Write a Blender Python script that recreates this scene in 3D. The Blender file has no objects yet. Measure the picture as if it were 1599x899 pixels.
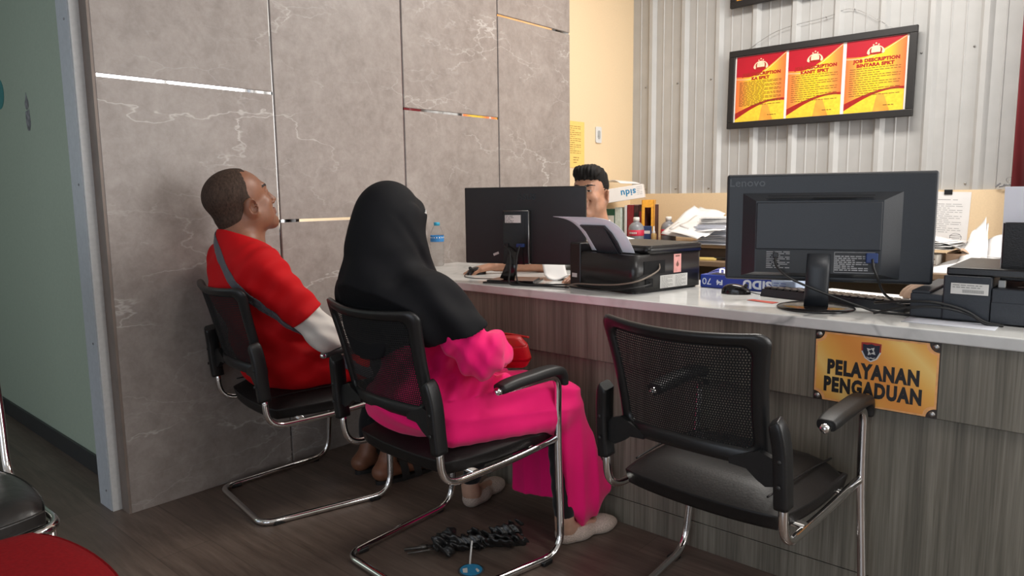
import bpy, bmesh, math, random
import numpy as np
from mathutils import Vector, Matrix
random.seed(4); rng = np.random.default_rng(7)
SC = bpy.context.scene
COL = SC.collection
PI = math.pi
def R(d): return math.radians(d)

# ---------------------------------------------------------------- materials
def srgb(r, g, b):
    f = lambda c: (c/255/12.92) if c/255 <= .04045 else ((c/255+.055)/1.055)**2.4
    return (f(r), f(g), f(b))
class NT:
    def __init__(s, name):
        s.m = bpy.data.materials.new(name); s.m.use_nodes = True
        s.t = s.m.node_tree; s.n = s.t.nodes; s.l = s.t.links
        s.b = s.n['Principled BSDF']
    def add(s, typ, **kw):
        o = s.n.new(typ)
        for k, v in kw.items():
            if k.startswith('_'): setattr(o, k[1:], v)
            else:
                key = k.replace('__', ' ')
                o.inputs[int(key[1:]) if key[0] == 'i' and key[1:].isdigit() else key].default_value = v
        return o
    def link(s, a, b): s.l.new(a, b)
    def coord(s, scale=(1,1,1), loc=(0,0,0), kind='Object', rot=(0,0,0)):
        tc = s.add('ShaderNodeTexCoord'); mp = s.add('ShaderNodeMapping')
        mp.inputs['Scale'].default_value = scale; mp.inputs['Location'].default_value = loc; mp.inputs['Rotation'].default_value = rot
        s.link(tc.outputs[kind], mp.inputs['Vector']); return mp.outputs['Vector']
    def noise(s, vec, scale, detail=4, rough=.5, dist=0):
        o = s.add('ShaderNodeTexNoise', Scale=scale, Detail=detail, Roughness=rough, Distortion=dist)
        s.link(vec, o.inputs['Vector']); return o.outputs['Fac']
    def ramp(s, fac, stops):
        o = s.add('ShaderNodeValToRGB'); e = o.color_ramp.elements
        while len(e) < len(stops): e.new(.5)
        for i, (p, c) in enumerate(stops):
            e[i].position = p; e[i].color = (*c, 1) if len(c) == 3 else c
        s.link(fac, o.inputs['Fac']); return o.outputs['Color']
    def mix(s, fac, a, b, mode='MIX'):
        o = s.add('ShaderNodeMix', _data_type='RGBA', _blend_type=mode)
        for v, k in ((fac, 0), (a, 6), (b, 7)):
            if hasattr(v, 'links'): s.link(v, o.inputs[k])
            else: o.inputs[k].default_value = v if k == 0 else (*v, 1)
        return o.outputs[2]
    def math(s, op, a, b=None):
        o = s.add('ShaderNodeMath', _operation=op)
        for i, v in enumerate((a, b)):
            if v is None: continue
            if hasattr(v, 'links'): s.link(v, o.inputs[i])
            else: o.inputs[i].default_value = v
        return o.outputs[0]
    def bump(s, fac, strength=.2, dist=.01):
        o = s.add('ShaderNodeBump', Strength=strength, Distance=dist)
        s.link(fac, o.inputs['Height']); s.link(o.outputs['Normal'], s.b.inputs['Normal'])
    def color(s, v):
        if hasattr(v, 'links'): s.link(v, s.b.inputs['Base Color'])
        else: s.b.inputs['Base Color'].default_value = (*v, 1)
    def set(s, **kw):
        for k, v in kw.items(): s.b.inputs[k.replace('__', ' ')].default_value = v
        return s
def plain(name, col, rough=.5, metal=0, bumpy=0, bscale=60, vary=.12, spec=.5, **kw):
    """a procedural surface: slight mottling of the base colour and a fine bump"""
    t = NT(name); v = t.coord(); n = t.noise(v, bscale, 3)
    dk = tuple(c*(1-vary) for c in col); lt = tuple(min(1, c*(1+vary)) for c in col)
    t.color(t.ramp(n, [(.3, dk), (.7, lt)])); t.set(Roughness=rough, Metallic=metal, **{'Specular__IOR__Level': spec}, **kw)
    if bumpy: t.bump(n, bumpy, .004)
    return t.m

# ---------------------------------------------------------------- objects
def tag(o, label=None, cat=None, group=None, kind=None):
    if label: o['label'] = label
    if cat: o['category'] = cat
    if group: o['group'] = group
    if kind: o['kind'] = kind
    return o
def thing(name, label, cat, loc=(0,0,0), rotz=0, group=None):
    o = bpy.data.objects.new(name, None); COL.objects.link(o); o.empty_display_size = .05
    o.location = loc; o.rotation_euler = (0, 0, rotz)
    return tag(o, label, cat, group)
def copy_tree(o, parent=None):
    c = o.copy(); COL.objects.link(c)
    if parent: c.parent = parent
    for ch in list(o.children): copy_tree(ch, c)
    return c
class MB:
    """collects shapes into one mesh"""
    def __init__(s): s.v = []; s.f = []; s.mi = []; s.cur = 0; s.sm = []
    def raw(s, vs, fs, smooth=False):
        o = len(s.v); s.v += [tuple(map(float, p)) for p in vs]
        for f in fs: s.f.append([o+i for i in f]); s.mi.append(s.cur); s.sm.append(smooth)
    def bm(s, b, mat=None, smooth=False):
        if mat is not None: b.transform(mat)
        b.verts.index_update()
        s.raw([v.co for v in b.verts], [[v.index for v in f.verts] for f in b.faces], smooth); b.free()
    def box(s, c, size, rot=None, bev=0, seg=2, smooth=False):
        b = bmesh.new(); bmesh.ops.create_cube(b, size=1)
        for v in b.verts: v.co = Vector((v.co.x*size[0], v.co.y*size[1], v.co.z*size[2]))
        if bev: bmesh.ops.bevel(b, geom=list(b.edges)+list(b.verts), offset=bev, segments=seg, profile=.5, affect='EDGES')
        m = Matrix.Translation(c)
        if rot is not None:
            m = m @ (rot.to_4x4() if isinstance(rot, Matrix) else Matrix.Rotation(rot, 4, 'Z'))
        s.bm(b, m, smooth); return s
    def span(s, lo, hi, bev=0, seg=2):
        return s.box([(a+b)/2 for a, b in zip(lo, hi)], [abs(b-a) for a, b in zip(lo, hi)], None, bev, seg)
    def cyl(s, a, b, r, r2=None, n=20, caps=True, smooth=True):
        s.sweep([a, b], circ(1, n), scale=[r, r if r2 is None else r2], caps=caps, smooth=smooth); return s
    def sweep(s, path, sec, scale=None, caps=True, closed=False, up=None, smooth=True):
        P = [Vector(p) for p in path]; n = len(P); m = len(sec); T = []
        for i in range(n):
            a = P[i-1] if (i > 0 or closed) else P[i]; b = P[(i+1) % n] if (i < n-1 or closed) else P[i]
            T.append((b-a).normalized())
        u = Vector(up) if up is not None else (Vector((0,0,1)) if abs(T[0].z) < .9 else Vector((1,0,0)))
        vs = []; N = (u - T[0]*u.dot(T[0])).normalized()
        for i in range(n):
            if up is not None:
                N2 = u - T[i]*u.dot(T[i]); N = N2.normalized() if N2.length > 1e-3 else N
            else: N = (N - T[i]*N.dot(T[i])).normalized()
            B = T[i].cross(N); k = scale[i] if scale else 1
            for (a, b) in sec: vs.append(P[i] + (B*a + N*b)*k)
        fs = []
        for i in range(n if closed else n-1):
            j = (i+1) % n
            for q in range(m):
                r = (q+1) % m; fs.append([i*m+q, i*m+r, j*m+r, j*m+q])
        s.raw(vs, fs, smooth)
        if caps and not closed:
            s.raw(vs[:m], [list(range(m))[::-1]], False); s.raw(vs[-m:], [list(range(m))], False)
        return s
    def lathe(s, prof, c=(0,0,0), n=28, axis='Z', rot=None, smooth=True):
        vs = []; fs = []; m = len(prof); M = rot.to_3x3() if rot is not None else Matrix.Identity(3)
        for i in range(n):
            a = 2*PI*i/n
            for (r, z) in prof: vs.append(Vector(c) + M @ Vector((r*math.cos(a), r*math.sin(a), z)))
        for i in range(n):
            j = (i+1) % n
            for q in range(m-1): fs.append([i*m+q, j*m+q, j*m+q+1, i*m+q+1])
        s.raw(vs, fs, smooth); return s
    def prism(s, poly, z0, z1, M=None, smooth=False):
        """extrude an outline of (a, b) from depth z0 to z1, placed by matrix M"""
        M = M or Matrix.Identity(4); n = len(poly)
        ar = sum(poly[i][0]*poly[(i+1) % n][1]-poly[(i+1) % n][0]*poly[i][1] for i in range(n))
        if ar < 0: poly = poly[::-1]
        vs = [M @ Vector((a, b, z0)) for a, b in poly]+[M @ Vector((a, b, z1)) for a, b in poly]
        fs = [list(range(n))[::-1], [n+i for i in range(n)]]
        s.raw(vs, fs); s.raw(vs, [[i, (i+1) % n, n+(i+1) % n, n+i] for i in range(n)], smooth); return s
    def grid(s, fn, nu, nv, smooth=True, closed_u=False):
        vs = [fn(i/(nu-1) if not closed_u else i/nu, j/(nv-1)) for i in range(nu) for j in range(nv)]; fs = []
        for i in range(nu if closed_u else nu-1):
            k = (i+1) % nu
            for j in range(nv-1): fs.append([i*nv+j, k*nv+j, k*nv+j+1, i*nv+j+1])
        s.raw(vs, fs, smooth); return s
    def text(s, txt, size, M, depth=.0006, bold=0., sx=1., align='CENTER', fit=None):
        cu = bpy.data.curves.new('lettering', 'FONT'); cu.body = txt; cu.size = size; cu.align_x = align; cu.align_y = 'CENTER'
        cu.extrude = depth; cu.offset = bold; cu.resolution_u = 3; cu.space_character = 1+bold*48
        o = bpy.data.objects.new('lettering', cu); COL.objects.link(o)
        me = bpy.data.meshes.new_from_object(o.evaluated_get(bpy.context.evaluated_depsgraph_get()))
        if fit: sx = fit/max(1e-6, max(v.co.x for v in me.vertices)-min(v.co.x for v in me.vertices))
        s.raw([M @ Vector((v.co.x*sx, v.co.y, v.co.z)) for v in me.vertices], [list(p.vertices) for p in me.polygons])
        bpy.data.objects.remove(o); bpy.data.meshes.remove(me); bpy.data.curves.remove(cu); return s
    def build(s, name, mats, parent=None, loc=None, rotz=None, recalc=True):
        me = bpy.data.meshes.new(name); me.from_pydata(s.v, [], s.f)
        for m in (mats if isinstance(mats, (list, tuple)) else [mats]): me.materials.append(m)
        me.polygons.foreach_set('material_index', s.mi); me.polygons.foreach_set('use_smooth', s.sm)
        if recalc:
            b = bmesh.new(); b.from_mesh(me); bmesh.ops.remove_doubles(b, verts=b.verts, dist=1e-6)
            bmesh.ops.recalc_face_normals(b, faces=b.faces); b.to_mesh(me); b.free()
        o = bpy.data.objects.new(name, me); COL.objects.link(o)
        if parent: o.parent = parent
        if loc is not None: o.location = loc
        if rotz is not None: o.rotation_euler = (0, 0, rotz)
        return o
def circ(r, n=14, sy=1.): return [(r*math.cos(2*PI*i/n), r*sy*math.sin(2*PI*i/n)) for i in range(n)]
def rrect(w, h, r, n=4):
    out = []
    for cx, cy, a0 in ((w/2-r, h/2-r, 0), (-w/2+r, h/2-r, 90), (-w/2+r, -h/2+r, 180), (w/2-r, -h/2+r, 270)):
        for i in range(n+1):
            a = R(a0+90*i/n); out.append((cx+r*math.cos(a), cy+r*math.sin(a)))
    return out
def fillet(pts, rad, n=7):
    """polyline with its inner corners rounded"""
    P = [Vector(p) for p in pts]; out = [P[0]]
    for i in range(1, len(P)-1):
        r = rad[i] if isinstance(rad, (list, tuple)) else rad
        a = (P[i-1]-P[i]); b = (P[i+1]-P[i]); r_ = min(r, a.length*.48, b.length*.48)
        p = P[i]+a.normalized()*r_; q = P[i]+b.normalized()*r_
        for k in range(n+1):
            t = k/n; out.append(p*(1-t)**2 + P[i]*2*t*(1-t) + q*t*t)
    return out+[P[-1]]
def spline(pts, n=8):
    P = [Vector(p) for p in pts]; out = []
    for i in range(len(P)-1):
        a = P[max(i-1, 0)]; b = P[i]; c = P[i+1]; d = P[min(i+2, len(P)-1)]
        for k in range(n):
            t = k/n
            out.append(.5*((2*b)+(c-a)*t+(2*a-5*b+4*c-d)*t*t+(3*b-a-3*c+d)*t**3))
    return out+[P[-1]]
def frame(o, x, y):
    """matrix whose plane (a, b) lies along world vectors x, y at origin o; third axis is the outward normal"""
    x = Vector(x).normalized(); y = Vector(y).normalized(); z = x.cross(y)
    M = Matrix((x, y, z)).transposed().to_4x4(); M.translation = Vector(o); return M
def RZ(a): return Matrix.Rotation(a, 3, 'Z')
# ---------------------------------------------------------------- materials of the place
def mk_marble():
    t = NT('grey_marble_laminate'); v = t.coord()
    n1 = t.noise(v, 2.2, 6, .62, .6); n2 = t.noise(v, 14, 6, .7, .3); n3 = t.noise(v, 55, 4, .6)
    base = t.ramp(n1, [(.3, (.230, .190, .168)), (.5, (.295, .250, .225)), (.72, (.36, .315, .288))])
    base = t.mix(.5, base, t.ramp(n2, [(.32, (.195, .160, .142)), (.5, (.295, .252, .228)), (.7, (.405, .36, .332))]))
    base = t.mix(.15, base, t.ramp(n3, [(.3, (.2, .18, .17)), (.7, (.42, .40, .38))]))
    def veins(scale, off, width, thr, dist):
        w = t.add('ShaderNodeTexNoise', Scale=2.6, Detail=5, Roughness=.6); vv = t.coord(loc=off, scale=(1, .62, 1.45), rot=(R(38), 0, 0)); t.link(vv, w.inputs['Vector'])
        sc = t.add('ShaderNodeVectorMath', _operation='SCALE'); sc.inputs['Scale'].default_value = dist
        t.link(w.outputs['Color'], sc.inputs[0])
        ad = t.add('ShaderNodeVectorMath', _operation='ADD'); t.link(vv, ad.inputs[0]); t.link(sc.outputs[0], ad.inputs[1])
        vo = t.add('ShaderNodeTexVoronoi', _feature='DISTANCE_TO_EDGE', Scale=scale); t.link(ad.outputs[0], vo.inputs['Vector'])
        e = t.ramp(vo.outputs['Distance'], [(0, (1,1,1)), (width, (0,0,0))])
        m = t.ramp(t.noise(vv, 2.3, 3, .6), [(thr, (0,0,0)), (thr+.12, (1,1,1))])
        return t.mix(1, e, m, 'MULTIPLY')
    a = veins(1.25, (3, 1, 7), .009, .47, .6); b = veins(2.6, (9, 4, 2), .013, .51, .45); c = veins(5.5, (2, 8, 5), .028, .53, .35)
    base = t.mix(t.math('MULTIPLY', a, .6), base, (.62, .59, .56)); base = t.mix(t.math('MULTIPLY', b, .42), base, (.58, .55, .52)); base = t.mix(t.math('MULTIPLY', c, .28), base, (.55, .52, .5))
    t.color(base); t.set(Roughness=.42); t.bump(n2, .03, .003); return t.m
def mk_wood(name, lo, mid, hi, axis='Z', rough=.5, k=1.):
    t = NT(name); s = {'Z': (60*k, 60*k, 1.3), 'X': (1.3, 40*k, 40*k), 'Y': (40*k, 1.3, 40*k)}[axis]
    v = t.coord(scale=s); n = t.noise(v, 1., 5, .65, .4); v2 = t.coord(scale=tuple(q*3.3 for q in s)); n2 = t.noise(v2, 1., 3, .6)
    c = t.ramp(n, [(.28, lo), (.5, mid), (.74, hi)]); c = t.mix(.35, c, t.ramp(n2, [(.3, lo), (.7, hi)]))
    w = t.ramp(t.noise(t.coord(scale=tuple(q*.22 for q in s)), 1., 2, .5), [(.36, (.72, .72, .72)), (.6, (1.08, 1.08, 1.08))])
    t.color(t.mix(.8, c, w, 'MULTIPLY')); t.set(Roughness=rough); t.bump(n2, .06, .002); return t.m
def mk_floor():
    t = NT('dark_wood_vinyl_floor'); v = t.coord(rot=(0, 0, R(0)))
    br = t.add('ShaderNodeTexBrick', Scale=1., Mortar__Size=.0016, Brick__Width=1.2, Row__Height=.18, Bias=0.)
    br.inputs['Color1'].default_value = (.8, .8, .8, 1); br.inputs['Color2'].default_value = (1.1, 1.1, 1.1, 1); br.inputs['Mortar'].default_value = (.55, .55, .55, 1)
    t.link(v, br.inputs['Vector'])
    g = t.noise(t.coord(scale=(2.2, 26, 1)), 1., 6, .62, .8); g2 = t.noise(t.coord(scale=(7, 90, 1)), 1., 4, .6)
    c = t.ramp(g, [(.28, (.074, .050, .038)), (.5, (.125, .088, .069)), (.74, (.20, .150, .120))])
    c = t.mix(.3, c, t.ramp(g2, [(.3, (.07, .048, .038)), (.7, (.185, .138, .112))]))
    dust = t.ramp(t.noise(v, 1.7, 5, .65), [(.45, (0, 0, 0)), (.75, (1, 1, 1))])
    c = t.mix(t.math('MULTIPLY', dust, .18), c, (.24, .21, .19))
    t.color(t.mix(.75, c, br.outputs['Color'], 'MULTIPLY')); t.set(Roughness=.42); t.bump(g2, .05, .002); return t.m
def mk_white_marble():
    t = NT('white_marble_laminate'); v = t.coord(); n = t.noise(v, 3, 6, .6, .8)
    base = t.ramp(n, [(.3, (.52, .52, .5)), (.55, (.68, .68, .66)), (.8, (.75, .75, .74))])
    w = t.add('ShaderNodeTexNoise', Scale=2.4, Detail=4); vv = t.coord(scale=(1, .8, 1), rot=(0, 0, R(25))); t.link(vv, w.inputs['Vector'])
    sc = t.add('ShaderNodeVectorMath', _operation='SCALE'); sc.inputs['Scale'].default_value = .5; t.link(w.outputs['Color'], sc.inputs[0])
    ad = t.add('ShaderNodeVectorMath', _operation='ADD'); t.link(vv, ad.inputs[0]); t.link(sc.outputs[0], ad.inputs[1])
    vo = t.add('ShaderNodeTexVoronoi', _feature='DISTANCE_TO_EDGE', Scale=3.2); t.link(ad.outputs[0], vo.inputs['Vector'])
    e = t.ramp(vo.outputs['Distance'], [(0, (1, 1, 1)), (.035, (0, 0, 0))]); m = t.ramp(t.noise(vv, 3, 2), [(.42, (0,0,0)), (.62, (1,1,1))])
    t.color(t.mix(t.math('MULTIPLY', t.mix(1, e, m, 'MULTIPLY'), .75), base, (.27, .28, .28))); t.set(Roughness=.11); return t.m
M = {}
M['marble'] = mk_marble(); M['floor'] = mk_floor(); M['wmarble'] = mk_white_marble()
M['counter'] = mk_wood('grey_oak_laminate', (.072, .064, .047), (.172, .156, .122), (.275, .254, .208), 'Z', .5)
M['desk'] = mk_wood('brown_desk_laminate', (.16, .10, .06), (.26, .17, .10), (.36, .25, .16), 'X', .5, .6)
M['mirror'] = plain('mirror_strip', (.86, .86, .87), .03, 1, vary=.02)
M['tan'] = plain('tan_wall_paint', srgb(226, 201, 164), .75, bumpy=.06, bscale=120, vary=.03)
M['green'] = plain('pale_green_paint', (.40, .46, .36), .6, bumpy=.04, bscale=90, vary=.04)
M['white_paint'] = plain('white_wall_paint', (.70, .69, .66), .8, bumpy=.05, bscale=100, vary=.03)
M['jamb'] = plain('white_aluminium', (.58, .575, .565), .42, vary=.05)
M['jamb_end'] = plain('aluminium_sky_tinted', (.50, .52, .55), .45, vary=.05)  # white aluminium with the bluish sky light on the reveal painted in
M['edge_brown'] = plain('brown_edge_laminate', (.20, .155, .13), .5, vary=.12, bscale=12)
M['steel'] = plain('painted_corrugated_steel', (.43, .425, .412), .34, .0, vary=.04, bscale=9)
M['dark_base'] = plain('black_baseboard', (.03, .03, .033), .4)
M['chrome'] = plain('chrome', (.80, .79, .78), .10, 1, vary=.03, bscale=20)
M['blk_plastic'] = plain('black_plastic', (.009, .009, .0095), .38, bumpy=.08, bscale=300)
M['blk_soft'] = plain('black_soft_plastic', (.012, .0115, .0115), .5, bumpy=.1, bscale=200)
M['blk_mesh'] = plain('black_mesh_fabric', (.014, .014, .0145), .75, spec=.2)
M['blk_vinyl'] = plain('black_vinyl', (.0085, .0072, .007), .46, spec=.32, bumpy=.12, bscale=160)
M['screw'] = plain('dull_steel_screw', (.35, .34, .33), .35, 1)

def struct(name, mb, mats, kind='structure'):
    o = mb.build(name, mats); o['kind'] = kind; return o
XM = -2.85; YC = 2.126; CH = 3.1; YB = 4.66; XR = 2.7; YF = -2.6
struct('floor', MB().span((-6.2, YF-.1, -.1), (XR+.1, YB+.15, 0)), M['floor'])
struct('ceiling', MB().span((-6.2, YF-.1, CH), (XR+.1, YB+.15, CH+.1)), M['white_paint'])
# marble-clad partition with mirror joints, its brown return edge and the tan wall it ends in
struct('wall_left', MB().span((-2.95, 1.03, 0), (XM-.004, 3.806, CH), 0), M['edge_brown'])
gap = .011
v1 = (1.668, 1.695); lines = [(.985, 0.), (1.684, 1.), (2.408, 1.), (3.120, 1.), (3.806, 1.)]
cols = [(.985, 1.684, [1.648]), (1.684, 2.408, [1.101]), (2.408, 3.120, [1.643]), (3.120, 3.806, [2.222])]
cl = MB(); st = MB(); k = 1
for (y0, y1, zs) in cols:
    zz = [0]+zs+[CH]
    for a, b in zip(zz[:-1], zz[1:]):
        lo = (XM-.004, y0+(gap/2 if y0 > 1 else 0), a+(gap*.6 if a > 0 else 0)); hi = (XM+.006, y1-(gap/2 if y1 < 3.8 else 0), b-(gap*.6 if b < CH else 0))
        cl.span(lo, hi, .0012, 1)
    st.span((XM-.004, y0, zs[0]-gap*.62), (XM-.001, y1, zs[0]+gap*.62))
for y in (1.684, 2.408, 3.120): st.span((XM-.004, y-gap/2, 0), (XM-.001, y+gap/2, CH))
struct('wall_left_cladding', cl, M['marble'])
struct('trim_1', st, M['mirror'])
struct('trim_2', MB().span((XM-.065, .975, 0), (XM+.004, .989, CH)), M['edge_brown'])
# aluminium door jamb, and the pale green passage wall behind it
struct('trim_3', MB().span((-2.927, .942, 0), (-2.916, .990, CH), .002), M['jamb'])
struct('trim_4', MB().span((-3.045, .9400, 0), (-2.9275, 1.03, CH), .002), M['jamb_end'])
scw = MB()
for z in (.075, .66, 1.26, 1.85): scw.lathe([(0, -.002), (.004, -.002), (.0045, 0), (.0045, .001)], (-2.965, .9395, z), 10, rot=Matrix.Rotation(R(90), 3, 'X'))
struct('trim_5', scw, M['screw'])
struct('wall_passage', MB().span((-6.1, 1.052, 0), (-3.0, 1.15, CH)), M['green'])
struct('wall_passage_end', MB().span((-6.2, YF, 0), (-6.1, 1.15, CH)), M['green'])
struct('baseboard_passage', MB().span((-6.1, 1.040, 0), (-3.046, 1.052, .085), .002), M['dark_base'])
struct('wall_left_front', MB().span((-2.95, YF, 0), (-2.86, -.25, CH)).span((-2.95, -.25, 2.25), (-2.92, .94, CH)), M['white_paint'])
struct('wall_left_rear', MB().span((-3.0, 3.806, 0), (-2.9, YB+.02, CH)), M['tan'])
# back wall: corrugated steel above the tan dado
prof = []
pitch = .2545; x0 = -2.90
ribs = [(-2.735+pitch*i) for i in range(-1, 23)]
def sheet_y(): pass
pts = [(x0, 0.)]
for r in ribs:
    # a flat pan with two small creases, then a tall rib (steep faces left and right)
    for q in (r-.17, r-.10):
        pts += [(q-.006, 0), (q-.002, -.004), (q+.002, -.004), (q+.006, 0)]
    pts += [(r-.035, 0), (r-.017, -.026), (r+.008, -.026), (r+.030, 0)]
pts = [(x, y) for x, y in pts if x0 <= x <= XR]; pts.append((XR, 0)); pts.sort(key=lambda p: p[0])
sb = MB(); sb.raw([(x, YB+y, z) for x, y in pts for z in (1.2, CH)], [[2*i, 2*i+2, 2*i+3, 2*i+1] for i in range(len(pts)-1)])
sb.raw([(x, YB+.03, z) for x in (x0, XR) for z in (1.2, CH)], [[0, 1, 3, 2]])
steel = sb.build('wall_back', M['steel'], recalc=False); steel['kind'] = 'structure'
sc2 = MB()
for r in ribs[1:12]:
    for z in (1.235, 1.97): sc2.lathe([(0, .008), (.005, .007), (.006, 0)], (r-.055, YB+.001, z), 8, rot=Matrix.Rotation(R(90), 3, 'X'))
struct('trim_6', sc2, M['screw'])
struct('wall_back_dado', MB().span((x0, YB-.028, 0), (XR, YB+.06, 1.2)), M['tan'])
# the rest of the room, behind and to the right of the camera
struct('wall_right', MB().span((XR, YF, 0), (XR+.1, 1.6, CH)).span((XR, 1.6, 0), (XR+.1, YB+.1, .5)).span((XR, 1.6, 2.9), (XR+.1, YB+.1, CH)), M['white_paint'])
struct('wall_front', MB().span((-2.95, YF-.1, 0), (-1.9, YF, CH)).span((1.9, YF-.1, 0), (XR, YF, CH)).span((-1.9, YF-.1, 2.6), (1.9, YF, CH)), M['white_paint'])
fr = MB()
for y in (1.64, 2.65, 3.65, 4.62): fr.span((XR+.02, y-.025, .5), (XR+.07, y+.025, 2.9), .003)
for z in (.52, 2.88): fr.span((XR+.02, 1.6, z-.025), (XR+.07, YB, z+.025), .003)
struct('window_1', fr, M['jamb'])
fr = MB()
for x in (-1.88, 0, 1.88): fr.span((x-.03, YF-.07, 0), (x+.03, YF-.02, 2.6), .003)
for z in (.03, 2.57): fr.span((-1.9, YF-.07, z-.03), (1.9, YF-.02, z+.03), .003)
struct('window_2', fr, M['jamb'])
# reception counter
ct = thing('reception_counter', 'long grey oak laminate reception counter with stepped front panels', 'counter', (0, YC, 0))
XE = 1.6
MB().span((XM+.008, -.012, .597), (XE, .006, .803), .002).build('upper_panel', M['counter'], ct)
MB().span((XM+.008, 0, .096), (XE, .02, .594), .001).build('lower_panel', M['counter'], ct)
MB().span((XM+.008, 0.002, 0), (XE, .02, .0925), .001).build('plinth', M['counter'], ct)
MB().span((XE-.02, .02, 0), (XE, .6, .803)).build('side_panel', M['counter'], ct)
wt = MB().span((XM+.008, 2.104, .8035), (XE+.02, 2.765, .837), .004, 3).build('countertop', M['wmarble'])
tag(wt, 'white marble-patterned worktop with grey veins lying along the reception counter', 'worktop')
# ---------------------------------------------------------------- cantilever visitor chairs
CW, CD, ZJ, ZA, YA, YR, ZR, ZK = .253, .519, .400, .612, -.254, -.484, .378, .487
YT, ZT, WT, YFT, WF, WR, RT = -.552, .892, .226, -.012, .285, .222, .0125
def back_pt(u, v):
    """u in -1..1 across, v 0..1 up the backrest; concave towards the sitter"""
    w = .212 + (.236-.212)*v - .012*math.sin(v*PI)
    z = .545 + (ZT-.545)*v; y = -.470 + (YT+.470)*v - .018*math.sin(v*PI)*0 - .052*(1-u*u) + .012
    zz = z + (.016*(1-u*u) if v < .5 else 0)*(1-2*v) - (.010*(1-u*u))*max(0, 2*v-1)
    return Vector((u*w, y, zz))
def make_chair():
    t = thing('visitor_chair', 'x', 'chair')
    f = MB(); L = []
    half = lambda s: [(s*CW, YA-.012, ZA), (s*CW, .012, ZA), (s*(CW+.004), .004, ZJ), (s*WF, YFT, RT), (s*WR, -CD, RT)]
    path = half(-1)+half(1)[::-1]
    f.sweep(fillet(path, [0, .05, .3, .085, .055, .055, .085, .3, .05, 0], 8), circ(RT, 14))
    f.build('cantilever_frame', M['chrome'], t)
    for s in (-1, 1):
        g = MB(); g.sweep(fillet([(s*(CW+.002), .0, ZJ), (s*(CW-.006), -.20, ZJ-.022), (s*CW, YR-.005, ZR), (s*CW, YR-.012, ZK+.05)], [0, .1, .075, 0], 9), circ(.0115, 12))
        g.build('seat_rail', M['chrome'], t)
        e = MB(); e.lathe([(0, .012), (.008, .010), (.013, .003), (.0135, -.006)], (s*CW, YA-.012, ZA), 14, rot=Matrix.Rotation(R(90), 3, 'X'))
        e.build('tube_end_cap', M['chrome'], t)
        a = MB(); ap = spline([(s*CW, .036, ZA-.035), (s*CW, .030, ZA-.004), (s*CW, .006, ZA+.017), (s*CW, -.05, ZA+.021), (s*CW, -.13, ZA+.017), (s*CW, -.20, ZA+.014), (s*CW, YA-.004, ZA+.006)], 5)
        n = len(ap); a.sweep(ap, rrect(.050, .029, .011, 3), scale=[.75+.35*min(1, i/(n*.4)) if i < n-4 else 1.1-.05*(i-n+4) for i in range(n)], up=(0, .35, 1))
        a.build('armrest', M['blk_soft'], t)
        b = MB(); bp = [(s*CW, YR-.010, ZK-.006), (s*CW, YR-.016, ZK+.05), (s*(CW-.002), YR-.022, ZK+.13), (s*(CW-.010), YR-.030, ZK+.185), (s*(CW-.018), YR-.034, ZK+.20)]
        b.sweep(spline(bp, 4), rrect(.036, .046, .009, 3), scale=[.95]*3+[1.]*9+[.9, .8, .66, .5, .38][:5], up=(0, 1, 0)) if False else b.sweep(spline(bp, 4), rrect(.034, .046, .009, 3), scale=[1-.22*max(0, (i-10)/6)**2 for i in range(17)], up=(0, 1, 0))
        br = b.build('back_bracket', M['blk_plastic'], t)
        for z in (.05, .11):
            sc = MB(); sc.lathe([(0, .003), (.005, .003), (.006, 0)], (s*CW, YR-.043, ZK+z), 8, rot=Matrix.Rotation(R(90), 3, 'X')); sc.build('bolt', M['blk_soft'], br)
        # web that joins the frame of the backrest to the bracket
        lg = MB(); o_ = [(.249, ZK+.045), (.249, ZK+.078), (.226, ZK+.108), (.196, ZK+.118), (.120, ZK+.086), (.122, ZK+.070), (.166, ZK+.068), (.192, ZK+.048), (.214, ZK+.036)]
        lg.prism([(s*x, z) for x, z in o_], 0, .018, frame((0, YR-.006, 0), (1, 0, 0), (0, 0, 1)))
        lg.build('back_web', M['blk_plastic'], t)
        for y, w_ in ((YFT-.075, WF-.004), (-CD+.06, WR+.006)):
            p = MB(); p.box((s*(w_), y, .008), (.03, .042, .016), None, .004); p.build('foot_pad', M['blk_plastic'], t)
    # crossbars under the seat
    for y in (-.10, -.36):
        x = MB(); x.sweep([(-CW, y, ZJ-.012), (CW, y, ZJ-.012)], rrect(.024, .012, .004, 2)); x.build('seat_crossbar', M['chrome'], t)
    # padded seat with waterfall front and piping
    def seat(sx, sy, z0, z1):
        b = bmesh.new(); bmesh.ops.create_cube(b, size=1); bmesh.ops.subdivide_edges(b, edges=b.edges, cuts=9, use_grid_fill=True)
        for v in b.verts:
            p = v.co*2; r = lambda a, e: math.copysign(abs(a)**e, a)
            # squared-off pillow
            m = max(abs(p.x), abs(p.y)); k = 1-.10*(p.x*p.x*p.y*p.y); e = 1 - .16*abs(p.z)**4
            X = p.x*sx*k*(.965+.035*(1-abs(p.z))) ; Y = p.y*sy*k*(.965+.035*(1-abs(p.z)))
            dome = (1-p.x**6)*(1-p.y**6); h = z0 + (z1-z0)*(p.z+1)/2
            if p.z > 0: h -= (z1-z0)*.42*(1-dome)*p.z
            if p.z > .9: h += .010*dome - .022*(max(0, p.y))**3
            v.co = (X, Y, h - (.028*max(0, p.y)**4))
        return b
    sM = MB(); sM.bm(seat(.248, .248, .392, .470), Matrix.Translation((0, -.222, 0)), True)
    so = sM.build('seat', M['blk_vinyl'], t)
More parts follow.
